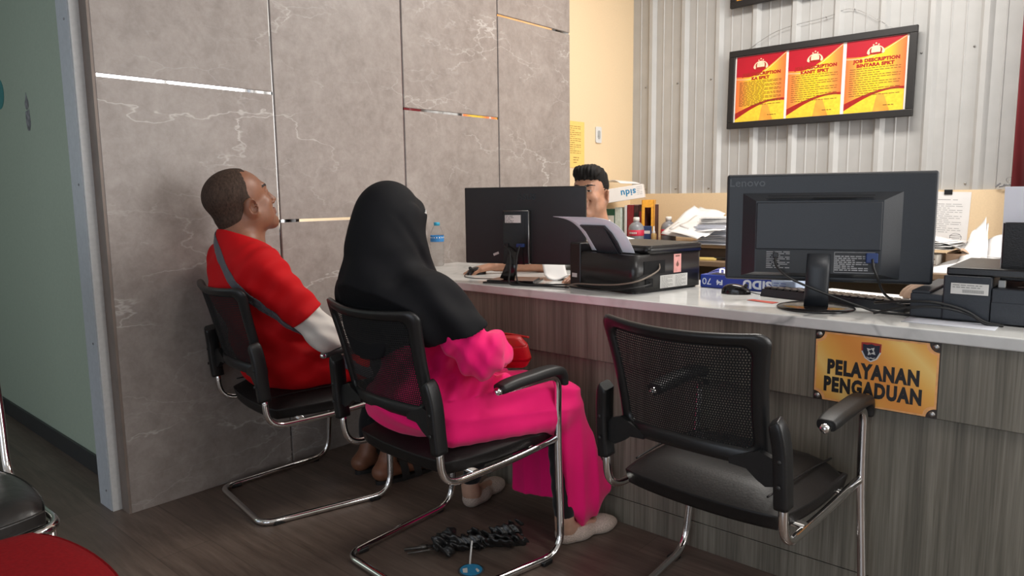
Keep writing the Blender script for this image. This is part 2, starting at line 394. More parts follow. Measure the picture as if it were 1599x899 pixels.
    for s in (-1, 1):
        pp = MB(); pp.sweep(spline([(s*.19, -.440, .4695), (s*.196, -.30, .475), (s*.197, -.15, .470), (s*.19, -.04, .455)], 5), circ(.0028, 6)); pp.build('piping', M['blk_vinyl'], so)
    # backrest: rounded plastic ring and see-through mesh
    def ring_uv(inset, n=12):
        w, h = .226, (ZT-.545)/2; out = []
        for (a, b) in rrect(2*(w-inset), 2*(h-inset), max(.008, .034-inset*.55), n):
            out.append((a, b))
        # densify the straight runs
        d = []
        for i in range(len(out)):
            p = out[i]; q = out[(i+1) % len(out)]; k = max(1, int(math.hypot(q[0]-p[0], q[1]-p[1])/.02))
            for j in range(k): d.append((p[0]+(q[0]-p[0])*j/k, p[1]+(q[1]-p[1])*j/k))
        return d
    base = ring_uv(0)
    prof = [(0, .002), (.004, .011), (.014, .013), (.028, .009), (.036, .003), (.036, -.004), (.028, -.010), (.012, -.013), (.004, -.010), (0, -.004)]
    h = (ZT-.545)/2
    vs = []; n = len(base)
    for (a, b) in base:
        nrm = math.hypot(a/.226, b/h)
        for (ins, dy) in prof:
            a2 = a*(1-ins/.226*1.0) ; b2 = b*(1-ins*(1.35 if b < 0 else .9)/h)
            p = back_pt(max(-1, min(1, a2/.226)), (b2+h)/(2*h)); vs.append(p+Vector((0, -dy, 0)))
    m = len(prof); fs = [[i*m+q, ((i+1) % n)*m+q, ((i+1) % n)*m+(q+1) % m, i*m+(q+1) % m] for i in range(n) for q in range(m)]
    r = MB(); r.raw(vs, fs, True); bf = r.build('back_frame', M['blk_plastic'], t)
    nx, ny = 60, 42; vs = []; fs = []
    for i in range(nx):
        for j in range(ny):
            cell = []
            for k_ in (0, 1):
                for (du, dv) in ((0, 0), (1, 0), (1, 1), (0, 1)):
                    uu, vv = (i+du)/nx, (j+dv)/ny
                    if k_: uu, vv = (i+(.32 if j % 2 else .68)+(du-.5)*.46)/nx, (j+.5+(dv-.5)*.46)/ny
                    sk = .5*((j+vv*0) % 2)/nx
                    cell.append(back_pt(-.89+1.78*uu, .10+.84*vv))
            o = len(vs); vs += cell
            for q in range(4): fs.append([o+q, o+(q+1) % 4, o+4+(q+1) % 4, o+4+q])
    ms = MB(); ms.raw(vs, fs); mo = ms.build('back_mesh', M['blk_mesh'], t, recalc=False)
    return t
chA = make_chair()
def place(o, x, y, a, label): o.location = (x, y, 0); o.rotation_euler = (0, 0, R(a)); o['label'] = label; o['group'] = 'chrome cantilever visitor chairs at the counter'; return o
place(chA, -2.488, 1.794, -8.5, 'black mesh-back chrome visitor chair with the man in red sitting on it')
chB = place(copy_tree(chA), -1.660, 1.820, -3.7, 'black mesh-back chrome visitor chair with the woman in pink sitting on it')
chC = place(copy_tree(chA), -.795, 2.085, -3.2, 'empty black mesh-back chrome visitor chair under the orange sign')
for c in (chA, chB, chC): c['category'] = 'chair'
# ---------------------------------------------------------------- people: blended implicit surfaces meshed into one skin
class Vol:
    def __init__(s, lo, hi, h):
        s.lo = np.array(lo, np.float32); s.h = h
        s.n = np.ceil((np.array(hi)-np.array(lo))/h).astype(int)+1
        s.d = np.full(s.n, .06, np.float32)
    def region(s, lo, hi, pad):
        a = np.clip(np.floor((np.array(lo)-pad-s.lo)/s.h).astype(int), 0, s.n); b = np.clip(np.ceil((np.array(hi)+pad-s.lo)/s.h).astype(int)+1, 0, s.n)
        ax = [(s.lo[i]+s.h*np.arange(a[i], b[i])).astype(np.float32) for i in range(3)]
        return tuple(slice(a[i], b[i]) for i in range(3)), ax[0][:, None, None], ax[1][None, :, None], ax[2][None, None, :]
    def put(s, p, k=.015, op='add'):
        fn, lo, hi = p; sl, x, y, z = s.region(lo, hi, .03+k)
        if min(q.stop-q.start for q in sl) <= 0: return s
        e = fn(x, y, z); d = s.d[sl]
        if op == 'add':
            h = np.maximum(k-np.abs(d-e), 0)/k; s.d[sl] = np.minimum(d, e)-h*h*k*.25
        else:
            e = -e; h = np.maximum(k-np.abs(d-e), 0)/k; s.d[sl] = np.maximum(d, e)+h*h*k*.25
        return s
    def every(s, fn):
        sl, x, y, z = s.region(s.lo, s.lo+s.h*s.n, 0); s.d = fn(s.d, x, y, z).astype(np.float32); return s
    def mesh(s):
        d = s.d; g = d < 0; n = np.array(d.shape)
        c = [g[i:n[0]-1+i, j:n[1]-1+j, k:n[2]-1+k] for i in (0, 1) for j in (0, 1) for k in (0, 1)]
        cnt = sum(q.astype(np.int8) for q in c); act = (cnt > 0) & (cnt < 8); idx = np.argwhere(act)
        D = np.stack([d[idx[:, 0]+i, idx[:, 1]+j, idx[:, 2]+k] for i in (0, 1) for j in (0, 1) for k in (0, 1)], 1)
        off = np.array([(i, j, k) for i in (0, 1) for j in (0, 1) for k in (0, 1)], np.float32)
        acc = np.zeros((len(idx), 3), np.float32); w = np.zeros(len(idx), np.float32)
        for a in range(8):
            for b in range(a+1, 8):
                if np.abs(off[a]-off[b]).sum() != 1: continue
                m = (D[:, a] < 0) != (D[:, b] < 0); t = np.where(m, D[:, a]/np.where(m, D[:, a]-D[:, b], 1), 0)
                acc += m[:, None]*(off[a]+(off[b]-off[a])*t[:, None]); w += m
        V = s.lo+s.h*(idx+acc/w[:, None])
        num = np.full(act.shape, -1, np.int32); num[act] = np.arange(len(idx)); F = []
        for ax in range(3):
            u, v = (ax+1) % 3, (ax+2) % 3
            A = np.take(g, range(0, n[ax]-1), ax); B = np.take(g, range(1, n[ax]), ax); e = np.argwhere(A != B)
            e = e[(e[:, u] > 0) & (e[:, v] > 0) & (e[:, u] < n[u]-1) & (e[:, v] < n[v]-1)]
            q = []
            for (du, dv) in ((-1, -1), (0, -1), (0, 0), (-1, 0)):
                p = e.copy(); p[:, u] += du; p[:, v] += dv; q.append(num[p[:, 0], p[:, 1], p[:, 2]])
            q = np.stack(q, 1); fl = ~g[e[:, 0], e[:, 1], e[:, 2]]; q[fl] = q[fl][:, ::-1]; F.append(q)
        return V, np.concatenate(F)
    def build(s, name, mats, parent=None, mf=None, keep=None, smooth=1):
        V, F = s.mesh()
        if smooth:
            E = np.concatenate([F[:, [i, (i+1) % 4]] for i in range(4)])
            for lam in [.5]*smooth:
                S = np.zeros_like(V); C = np.zeros(len(V))
                for a in range(3): S[:, a] = np.bincount(E[:, 0], V[E[:, 1], a], len(V))+np.bincount(E[:, 1], V[E[:, 0], a], len(V))
                C = np.bincount(E[:, 0], minlength=len(V))+np.bincount(E[:, 1], minlength=len(V))
                V = V*(1-lam)+lam*S/np.maximum(C, 1)[:, None]
        me = bpy.data.meshes.new(name); me.vertices.add(len(V)); me.vertices.foreach_set('co', V.astype(np.float32).ravel())
        me.loops.add(F.size); me.loops.foreach_set('vertex_index', F.astype(np.int32).ravel())
        me.polygons.add(len(F)); me.polygons.foreach_set('loop_start', np.arange(0, F.size, 4, dtype=np.int32))
        me.polygons.foreach_set('use_smooth', np.ones(len(F), bool))
        for m in (mats if isinstance(mats, (list, tuple)) else [mats]): me.materials.append(m)
        if mf is not None: me.polygons.foreach_set('material_index', mf(V[F].mean(1)).astype(np.int32))
        me.update(calc_edges=True)
        o = bpy.data.objects.new(name, me); COL.objects.link(o)
        if parent: o.parent = parent
        return o
V3 = lambda *a: np.array(a, np.float32)
def rc(a, b, ra, rb=None, flat=None, ratio=1.):
    """tapered capsule; flat/ratio squash its section along one direction"""
    a = V3(*a); b = V3(*b); rb = ra if rb is None else rb; ba = b-a; L = float(ba@ba)+1e-9
    f = None if flat is None else V3(*flat)/np.linalg.norm(flat)
    def fn(x, y, z):
        px, py, pz = x-a[0], y-a[1], z-a[2]; t = np.clip((px*ba[0]+py*ba[1]+pz*ba[2])/L, 0, 1)
        qx, qy, qz = px-t*ba[0], py-t*ba[1], pz-t*ba[2]; s = qx*qx+qy*qy+qz*qz
        if f is not None: g = qx*f[0]+qy*f[1]+qz*f[2]; s = s+g*g*(1/ratio**2-1)
        q = np.sqrt(s)-(ra+(rb-ra)*t); return q*(min(1, ratio) if f is not None else 1)
    m = max(ra, rb); return fn, np.minimum(a, b)-m, np.maximum(a, b)+m
def ell(c, r, M3=None):
    c = V3(*c); r = V3(*r); M3 = np.eye(3, dtype=np.float32) if M3 is None else np.array(M3, np.float32)
    def fn(x, y, z):
        p = [x-c[0], y-c[1], z-c[2]]; q = [sum(M3[j, i]*p[j] for j in range(3)) for i in range(3)]
        k0 = np.sqrt(sum((q[i]/r[i])**2 for i in range(3))); k1 = np.sqrt(sum((q[i]/r[i]**2)**2 for i in range(3)))
        return k0*(k0-1)/np.maximum(k1, 1e-6)
    m = float(max(r)); return fn, c-m, c+m
def rbox(c, hs, r=.01, M3=None):
    c = V3(*c); hs = V3(*hs)-r; M3 = np.eye(3, dtype=np.float32) if M3 is None else np.array(M3, np.float32)
    def fn(x, y, z):
        p = [x-c[0], y-c[1], z-c[2]]; q = [np.abs(sum(M3[j, i]*p[j] for j in range(3)))-hs[i] for i in range(3)]
        return np.sqrt(sum(np.maximum(t, 0)**2 for t in q))+np.minimum(np.maximum(np.maximum(q[0], q[1]), q[2]), 0)-r
    m = float(np.linalg.norm(hs+r)); return fn, c-m, c+m
def grow(p, t): fn, lo, hi = p; return (lambda x, y, z: fn(x, y, z)-t), lo-abs(t), hi+abs(t)
def rotx(a): c, s = math.cos(a), math.sin(a); return np.array([[1,0,0],[0,c,-s],[0,s,c]], np.float32)
def rotz_(a): c, s = math.cos(a), math.sin(a); return np.array([[c,-s,0],[s,c,0],[0,0,1]], np.float32)
def roty(a): c, s = math.cos(a), math.sin(a); return np.array([[c,0,s],[0,1,0],[-s,0,c]], np.float32)

class Head:
    """a head in its own frame: +y face, +z crown, origin between the ears"""
    def __init__(s, o, H, k=1.): s.o = V3(*o); s.H = np.array(H, np.float32); s.k = k
    def p(s, q): return s.o+s.k*(s.H @ V3(*q))
    def rc(s, a, b, ra, rb=None, **kw):
        if 'flat' in kw: kw['flat'] = s.H @ V3(*kw['flat'])
        return rc(s.p(a), s.p(b), ra*s.k, None if rb is None else rb*s.k, **kw)
    def ell(s, c, r, M3=None): return ell(s.p(c), [q*s.k for q in r], s.H if M3 is None else s.H @ M3)
    def inv(s, P): return (P-s.o) @ s.H / s.k
    def add(s, v, smile=0., nose=1., lean=1.):
        S = (1, -1)
        v.put(s.ell((0, -.018, .040), (.0755, .0985, .082)), .02)
        v.put(s.ell((0, .020, .012), (.066, .073, .083)), .03)
        v.put(s.ell((0, .046, -.045), (.052*lean, .045, .062)), .03)
        for q in S:
            v.put(s.rc((q*.060, .0, -.048), (q*.020, .071, -.099), .021, .017), .035)
            v.put(s.ell((q*.043, .062, -.022), (.021, .020, .017)), .025)
            v.put(s.ell((q*.052*lean, .022, -.058), (.014, .04, .034)), .03)
        v.put(s.ell((0, .078, -.098), (.021, .017, .017)), .025)
        v.put(s.rc((-.034, .083, .031), (.034, .083, .031), .0095), .02)
        for q in S: v.put(s.ell((q*.031, .103, .011), (.0175, .014, .0125)), .014, 'sub')
        v.put(s.rc((0, .088, .022), (0, .108*1, -.024), .0085, .0115), .014)
        v.put(s.ell((0, .110, -.029), (.0115*nose, .0125, .0095)), .008)
        for q in S: v.put(s.ell((q*.0145*nose, .099, -.033), (.0085, .0105, .0075)), .006)
        for q in S: v.put(s.ell((q*.007, .106, -.0405), (.0035, .004, .004)), .003, 'sub')
        for q in S:
            v.put(s.ell((q*.031, .0795, .011), (.0135, .0135, .0135)), .003)
            v.put(s.rc((q*.019, .0905, .0165), (q*.044, .0835, .0155), .0042), .005)
            v.put(s.rc((q*.020, .0900, .0045), (q*.043, .0835, .0055), .0034), .005)
        for q in S:
            v.put(s.rc((0, .1005, -.0605), (q*.022, .090, -.0605+smile), .0062, .004), .006)
            v.put(s.rc((0, .0985, -.0715), (q*.020, .089, -.0690+smile), .0072, .004), .006)
            v.put(s.rc((q*.028, .088, -.058+smile), (q*.034, .076, -.030), .003, .004), .012, 'sub') if smile else None
        v.put(s.rc((-.022, .101, -.0657+smile*.6), (.022, .101, -.0657+smile*.6), .0018), .003, 'sub')
        for q in S:   # ears: rim, bowl, lobe
            T = rotz_(q*R(-36)) @ rotx(R(-12))
            v.put(s.ell((q*.0840, -.008, -.014), (.0100, .0235, .0360), T), .007)
            v.put(s.ell((q*.0755, .002, -.040), (.0085, .011, .013), T), .008)
            v.put(s.ell((q*.0933, -.002, -.011), (.0085, .0135, .0225), T), .003, 'sub')
        return s
    def face_map(s, P, skin=0, eye=1, iris=2, lip=3, brow=4, brow_z=.030, lid=.0155):
        q = s.inv(P); m = np.full(len(P), skin); x, y, z = np.abs(q[:, 0]), q[:, 1], q[:, 2]
        m[(np.abs(np.sqrt((x-.031)**2+(z-.0105)**2*2.6)) < .0115) & (y > .0845-.25*(x-.03)) & (z < lid) & (z > .0060)] = eye
        m[(np.sqrt((x-.031)**2+(z-.0105)**2) < .0058) & (y > .086) & (z < lid)] = iris
        m[(z < -.0545) & (z > -.0785) & (x < .0235) & (y > .0905-.15*x)] = lip
        m[(np.abs(z-(brow_z+.0035+.10*(x-.03)-8*(x-.034)**2)) < .0042-.05*np.maximum(x-.03, 0)) & (x > .012) & (x < .052) & (y > .055)] = brow
        return m
def ridge(x, y, z, a, k, ph=0., warp=.8, wk=(5, 6, 4)):
    return a*(2*np.abs(np.sin(.5*(k[0]*x+k[1]*y+k[2]*z)+ph+warp*np.sin(wk[0]*x+wk[1]*y+wk[2]*z+ph)))-1)
def hand(v, wrist, fwd, nrm, thumb, curl=(.35, .4, .45, .5), k=1., tcurl=.3, spread=1.):
    """palm, four bent fingers of their own lengths and a thumb from the side of the palm; nrm points out of the back of the hand"""
    w = V3(*wrist); f = V3(*fwd); f /= np.linalg.norm(f); n = V3(*nrm); n -= f*(n@f); n /= np.linalg.norm(n); sd = np.cross(n, f)*thumb
    for i in range(4):
        o = (.027-.018*i)*k
        a = w+f*.012*k+sd*o*.55; b = w+f*(.086-.006*abs(i-1.2))*k+sd*o-n*.002*k*abs(i-1.5)
        v.put(rc(a, b, .0135*k, .0115*k), .014)
        p = b; ang = 0; L = [(.041, .0088), (.026, .0080), (.021, .0070)][:]; s_ = [.93, 1.03, .96, .78][i]; sp = sd*(.07*(1.5-i))*spread
        for j, (l, r) in enumerate(L):
            ang += curl[i]*(.8, 1.15, .75)[j]; d = f*math.cos(ang)-n*math.sin(ang)+sp; d /= np.linalg.norm(d)
            q = p+d*l*s_*k; v.put(rc(p, q, r*k, (r-.0007)*k), .004); p = q
    a = w+f*.02*k+sd*.020*k-n*.006*k; b = w+f*.050*k+sd*.043*k-n*.014*k; d = f*.8+sd*.45-n*tcurl; d /= np.linalg.norm(d)
    c = b+d*.031*k; e = c+(d*.9-sd*.25*1)*.026*k
    v.put(rc(a, b, .0150*k, .0115*k), .012); v.put(rc(b, c, .0108*k, .0095*k), .006); v.put(rc(c, e, .0092*k, .0075*k), .004)
def fold(x, y, z, a, k, ph=0., warp=1.2, wk=(9, 11, 7)):
    return a*np.sin(k[0]*x+k[1]*y+k[2]*z+ph+warp*np.sin(wk[0]*x+wk[1]*y*.8+wk[2]*z+1.3*ph))

def mk_skin(name, c):
    t = NT(name); v = t.coord(); n = t.noise(v, 26, 4, .6); n2 = t.noise(v, 240, 2)
    t.color(t.ramp(n, [(.3, tuple(q*.86 for q in c)), (.55, c), (.75, tuple(min(1, q*1.12) for q in c))]))
    t.set(Roughness=.46, **{'Subsurface__Weight': .08, 'Subsurface__Scale': .01}); t.bump(n2, .08, .001); return t.m
def mk_cloth(name, c, rough=.85, weave=420, b=.25, sheen=.2, vary=.06):
    t = NT(name); t.set(**{'Specular__IOR__Level': .2}); v = t.coord(); n = t.noise(v, weave, 2); n2 = t.noise(v, 7, 3)
    t.color(t.ramp(n2, [(.3, tuple(q*(1-vary) for q in c)), (.7, tuple(min(1, q*(1+vary)) for q in c))]))
    t.set(Roughness=rough, **{'Sheen__Weight': sheen}); t.bump(n, b, .0006); return t.m
M['skin_m'] = mk_skin('brown_skin', (.235, .098, .054)); M['skin_w'] = mk_skin('light_brown_skin', (.46, .27, .19)); M['skin_o'] = mk_skin('tan_skin', (.44, .225, .14))
M['eye'] = plain('eye_white', (.40, .34, .30), .25, vary=.03); M['iris'] = plain('dark_iris', (.012, .008, .006), .15)
M['lip_m'] = mk_skin('brown_lips', (.20, .075, .05)); M['lip_o'] = mk_skin('lips', (.40, .15, .11)); M['brow'] = plain('eyebrow_hair', (.018, .012, .01), .8)
def mk_hair(name, c, d):
    t = NT(name); n = t.noise(t.coord(scale=(130, 130, 60)), 1., 4, .7); t.color(t.ramp(n, [(.3, c), (.7, d)])); t.set(Roughness=.7, **{'Specular__IOR__Level': .2}); t.bump(n, .6, .003); return t.m
M['hair_short'] = mk_hair('cropped_dark_hair', (.022, .014, .010), (.075, .045, .032)); M['hair_black'] = mk_hair('black_hair', (.005, .0045, .0045), (.013, .011, .010))
M['red_shirt'] = mk_cloth('red_jersey', (.50, .003, .006), .75, sheen=.0); M['white_sleeve'] = mk_cloth('off_white_knit', (.62, .58, .53)); M['trouser'] = mk_cloth('black_trousers', (.014, .014, .016))
M['strap'] = mk_cloth('grey_webbing', (.085, .085, .10), .7, 900); M['hijab'] = mk_cloth('black_hijab_cloth', (.0055, .0055, .007), .8, sheen=0.)
M['pink'] = mk_cloth('hot_pink_cloth', (.82, .006, .155), .78, sheen=.15); M['legging'] = mk_cloth('black_leggings', (.010, .010, .011)); M['shoe'] = plain('beige_woven_shoe', (.50, .40, .34), .7, bumpy=.9, bscale=260, vary=.30)
M['sole'] = plain('pale_shoe_sole', (.42, .36, .31), .7); M['sandal'] = plain('dark_sandal', (.02, .018, .017), .6); M['uniform'] = mk_cloth('white_shirt', (.62, .62, .60)); M['red_bag'] = plain('red_leatherette', (.42, .012, .014), .42, bumpy=.2)

# ---- the man in the red shirt (frame of his chair)
manpos = (-2.488, 1.794, 0); mana = R(-8.5)
man = thing('person', 'man in red shirt with grey crossbody strap, sitting and looking up beside the marble wall', 'person', manpos, mana)
hd = Head((.0, -.445, 1.183), rotz_(R(4)) @ rotx(R(21)), 1.10)
v = Vol((-.42, -.72, -.005), (.42, .40, 1.36), .0038)
torso = [ell((0, -.33, .585), (.165, .125, .11)), ell((0, -.365, .71), (.165, .135, .15)), ell((0, -.435, .875), (.178, .125, .155)), rc((-.155, -.455, .958), (.155, -.455, .958), .066)]
for p in torso: v.put(p, .05)
v.put(rc((0, -.465, .99), (0, -.437, 1.115), .078, .072), .04); v.put(rc((-.11, -.47, .985), (0, -.455, 1.075), .045, .05), .04); v.put(rc((.11, -.47, .985), (0, -.455, 1.075), .045, .05), .04)
hd.add(v, 0, 1.15, 1.12)
v.put(rc(hd.p((0, -.02, -.05)), (0, -.45, 1.04), .068, .074), .03)
arm = {}
for s in (1, -1):
    sh, el, wr = ((.185, -.445, .945), (.268, -.262, .690), (.150, -.02, .632)) if s > 0 else ((-.175, -.445, .945), (-.205, -.25, .690), (-.09, -.01, .632))
    arm[s] = (sh, el, wr); v.put(rc(sh, el, .058, .042), .03); v.put(rc(el, wr, .042, .027), .02)
    hand(v, wr, (-s*.35, .9, -.22), (s*.2, .1, 1), -s, (.25, .3, .35, .4), 1.02)
legs = {1: ((.09, -.28, .548), (.150, .155, .515), (.150, .052, .090), (.156, .02, .05), (.165, .235, .034)), -1: ((-.09, -.28, .548), (-.045, .16, .515), (-.005, .042, .090), (-.006, .008, .05), (-.03, .225, .034))}
for s, (hp, kn, an, he, to) in legs.items():
    v.put(rc(hp, kn, .080, .058), .04); v.put(rc(kn, an, .055, .034), .03); v.put(rc(an, he, .035, .032), .02); v.put(rc(he, to, .036, .022, flat=(0, 0, 1), ratio=.8), .03)
    for i in range(5): v.put(rc((to[0]-.03+.015*i, to[1]-.012, .030), (to[0]-.034+.0165*i, to[1]+.026-.006*abs(i-1), .027), .011, .0085), .006)
v.put(rbox((0, .1, -.02), (.5, .5, .034), .002), .004, 'sub')
v.build('body', [M['skin_m'], M['eye'], M['iris'], M['lip_m'], M['brow']], man, lambda P: hd.face_map(P))
# close-cropped hair, receding at the front
v = Vol((-.14, -.66, 1.02), (.14, -.24, 1.36), .003)
v.put(hd.ell((0, -.018, .040), (.0785, .1015, .085)), .02); v.put(hd.ell((0, .015, .016), (.0685, .074, .084)), .03); v.put(hd.rc((0, -.045, -.04), (0, -.05, -.075), .062, .052), .03)
def region(d, x, y, z, h=hd):
    q = [(sum(h.H[j, i]*((x, y, z)[j]-h.o[j]) for j in range(3)))/h.k for i in range(3)]
    wob = .0018*np.sin(q[2]*300)*np.sin(q[0]*260)
    front = q[1]-(.006+.30*(q[2]-.045)*(q[2] > .03)) - np.where(np.abs(q[0]) < .035, .018, 0)   # temples swept back, a small forelock
    low = -.072-q[2]
    side = np.where(q[1] > -.022, .012-q[2], -1)                                                  # above the ear
    return np.maximum(np.maximum(d, (front+wob)*.9), np.maximum(low, side)*.9)
v.every(region).build('hair', M['hair_short'], man)
# shirt
v = Vol((-.42, -.72, .44), (.42, .0, 1.14), .0045)
for p in torso: v.put(grow(p, .013), .05)
v.put(rc((0, -.45, 1.0), (0, -.455, 1.062), .088, .080), .05); v.put(rc((-.12, -.47, .98), (0, -.458, 1.06), .055, .06), .04); v.put(rc((.12, -.47, .98), (0, -.458, 1.06), .055, .06), .04)
v.put(ell((0, -.33, .565), (.188, .15, .105)), .04); v.put(ell((.045, -.15, .572), (.165, .13, .080)), .05); v.put(rc((.09, -.28, .548), (.118, -.085, .540), .106, .102), .04); v.put(rc((-.09, -.28, .548), (-.075, -.085, .540), .106, .102), .04)
for s in (1, -1):
    sh, el, wr = arm[s]; m_ = tuple(sh[i]+(el[i]-sh[i])*.66 for i in range(3)); v.put(rc(sh, m_, .072, .066), .03)
def shirt(d, x, y, z):
    d = d+fold(x, y, z, .0042, (34, 22, 26), .4)*np.clip((1.05-z)*10, 0, 1)+fold(x, y, z, .0042, (-18, 40, 52), 2.1)*np.clip((1.0-z)*8, 0, 1)+fold(x, y, z, .0034, (60, 30, -70), 1.)*np.clip((np.abs(x)-.12)*12, 0, 1)
    d = np.maximum(d, -( -.432-y+ (1.068-z)*-.0 + .6) ) if False else d
    neck = z+.42*(y+.455)-1.060
    d = np.maximum(d, neck*.9)
    # cut the sleeve ends square to the arm
    for s in (1, -1):
        sh, el, wr = map(np.array, arm[s]); ax = (el-sh)/np.linalg.norm(el-sh); e = sh+(el-sh)*.70
        t = (x-e[0])*ax[0]+(y-e[1])*ax[1]+(z-e[2])*ax[2]
        near = (np.sqrt((x-e[0])**2+(y-e[1])**2+(z-e[2])**2) < .13) & (s*x > .185)
        d = np.where(near, np.maximum(d, t), d)
    return np.maximum(d, .472-z)
v.every(shirt); sv = v.d.copy()
v.build('shirt', M['red_shirt'], man)
# crossbody strap: the band of the shirt's outside cut by a slanted slab
A, B, C_ = V3(-.045, -.515, 1.045), V3(.145, -.535, .895), V3(.20, -.375, .735)
nn = np.cross(B-A, C_-A); nn /= np.linalg.norm(nn)
def band(d, x, y, z):
    s = np.abs((x-A[0])*nn[0]+(y-A[1])*nn[1]+(z-A[2])*nn[2])
    return np.maximum(np.maximum(d-.0045, -d-.002), s-.019)
v.d = sv; v.every(band).build('strap', M['strap'], man)
# long white undersleeves
for s in (1, -1):
    v = Vol((s*.22-.16, -.40, .54), (s*.22+.16, .06, .86), .004); sh, el, wr = arm[s]; m_ = tuple(sh[i]+(el[i]-sh[i])*.58 for i in range(3)); v.put(rc(m_, el, .056, .056), .02); v.put(rc(el, wr, .055, .034), .03)
    v.every(lambda d, x, y, z: d+fold(x, y, z, .0035, (40, 60, 75), .7)+fold(x, y, z, .002, (-70, 50, 110), 1.9)).build('undersleeve', M['white_sleeve'], man)
# trousers and sandals
v = Vol((-.32, -.52, .10), (.32, .28, .66), .0055)
for s, (hp, kn, an, he, to) in legs.items():
    v.put(rc(hp, kn, .092, .070), .04); lo = tuple(kn[i]+(an[i]-kn[i])*.82 for i in range(3)); v.put(rc(kn, lo, .068, .052), .03)
v.put(ell((0, -.33, .56), (.172, .13, .092)), .04)
v.every(lambda d, x, y, z: np.maximum(d+fold(x, y, z, .003, (20, 50, 40), .2), .474-z-.6*(y > -.02))).build('trousers', M['trouser'], man)
for s, (hp, kn, an, he, to) in legs.items():
    q = MB(); d_ = Vector((to[0]-he[0], to[1]-he[1], 0)); a_ = math.atan2(-d_.x, d_.y); c_ = Vector((he[0], he[1], 0))+d_*.52
    out = [(.036*math.sin(t)*(1+.16*math.cos(t)), .142*-math.cos(t)) for t in [2*PI*i/28 for i in range(28)]]
    mm = Matrix.Translation((c_.x, c_.y, 0)) @ Matrix.Rotation(a_, 4, 'Z'); q.prism(out, 0.0005, .017, mm)
    for yy, w_, h_ in ((.04, .046, .062), (-.02, .044, .080)):
        q.sweep([mm @ Vector((w_*math.cos(t), yy, .008+h_*math.sin(t))) for t in [PI*i/14 for i in range(15)]], rrect(.03, .006, .002, 1), up=(0, 1, 0)) if False else q.grid(lambda u, w2, yy=yy, w_=w_, h_=h_: mm @ Vector((w_*math.cos(PI*u), yy-.018+.036*w2, .006+h_*math.sin(PI*u))), 15, 3)
    q.build('sandal', M['sandal'], man)

# ---- the woman in the black hijab and pink dress (frame of her chair)
womanpos = (-1.660, 1.820, 0); womana = R(-3.7)
woman = thing('person', 'woman in long black hijab and hot pink dress, seen from behind on the middle chair', 'person', womanpos, womana)
hd = Head((-.004, -.450, 1.116), rotz_(R(14)) @ rotx(R(-4)), .93)
v = Vol((-.42, -.70, -.005), (.42, .38, 1.28), .004)
torso = [ell((0, -.33, .585), (.165, .125, .11)), ell((0, -.345, .70), (.145, .112, .14)), ell((0, -.395, .84), (.150, .112, .14)), rc((-.135, -.435, .905), (.135, -.435, .905), .055)]
for p in torso: v.put(p, .05)
v.put(rc((0, -.445, .93), (0, -.442, 1.04), .060, .052), .04); hd.add(v, 0, .9, .95); v.put(rc(hd.p((0, -.02, -.05)), (0, -.45, .98), .052, .058), .03)
arm = {1: ((.165, -.455, .895), (.250, -.325, .735), (.085, -.105, .700)), -1: ((-.165, -.455, .895), (-.245, -.310, .715), (-.075, -.09, .685))}
for s, (sh, el, wr) in arm.items():
    v.put(rc(sh, el, .050, .038), .03); v.put(rc(el, wr, .037, .024), .02); hand(v, wr, (-s*.75, .65, -.15), (s*.2, .15, 1), -s, (.3, .35, .4, .45), .92)
legs = {1: ((.09, -.29, .555), (.185, .095, .490), (.231, .066, .085), (.229, .076, .045), (.262, .250, .03)), -1: ((-.09, -.29, .555), (-.165, .105, .490), (-.232, .040, .085), (-.230, .046, .045), (-.280, .226, .03))}
for s, (hp, kn, an, he, to) in legs.items():
    v.put(rc(hp, kn, .080, .055), .04); v.put(rc(kn, an, .048, .029), .03); v.put(rc(an, he, .030, .027), .02); v.put(rc(he, to, .030, .020, flat=(0, 0, 1), ratio=.8), .03)
v.put(rbox((0, .1, -.02), (.5, .5, .030), .002), .004, 'sub')
v.build('body', [M['skin_w'], M['eye'], M['iris'], M['lip_o'], M['brow']], woman, lambda P: hd.face_map(P))
# hijab
v = Vol((-.42, -.76, .68), (.42, -.10, 1.28), .0042)
v.put(hd.ell((0, -.014, .040), (.090, .113, .102)), .03); [v.put(hd.ell((q*.086, -.002, -.012), (.018, .044, .062)), .04) for q in (1, -1)]; v.put(ell((0, -.500, 1.075), (.086, .078, .115)), .05)
v.put(hd.rc((-.045, .078, .062), (.045, .078, .062), .018), .03); v.put(hd.rc((-.068, .060, .03), (-.060, .052, -.06), .022, .026), .03); v.put(hd.rc((.068, .060, .03), (.060, .052, -.06), .022, .026), .03)
v.put(hd.rc((-.03, .055, -.105), (.03, .055, -.105), .040), .04)
v.put(rc((0, -.440, 1.00), (0, -.455, .89), .084, .138), .07); v.put(rc((0, -.500, 1.03), (0, -.505, .84), .090, .134), .07)
v.put(rc((-.142, -.455, .895), (.142, -.455, .895), .080), .08)
for s, (sh, el, wr) in arm.items(): v.put(rc((sh[0], sh[1], sh[2]+.005), (s*.238, -.375, .80), .076, .066), .06)
v.put(rc((0, -.39, .92), (0, -.31, .80), .08, .075), .07)
v.put(hd.ell((0, .145, -.012), (.063, .085, .088)), .012, 'sub')
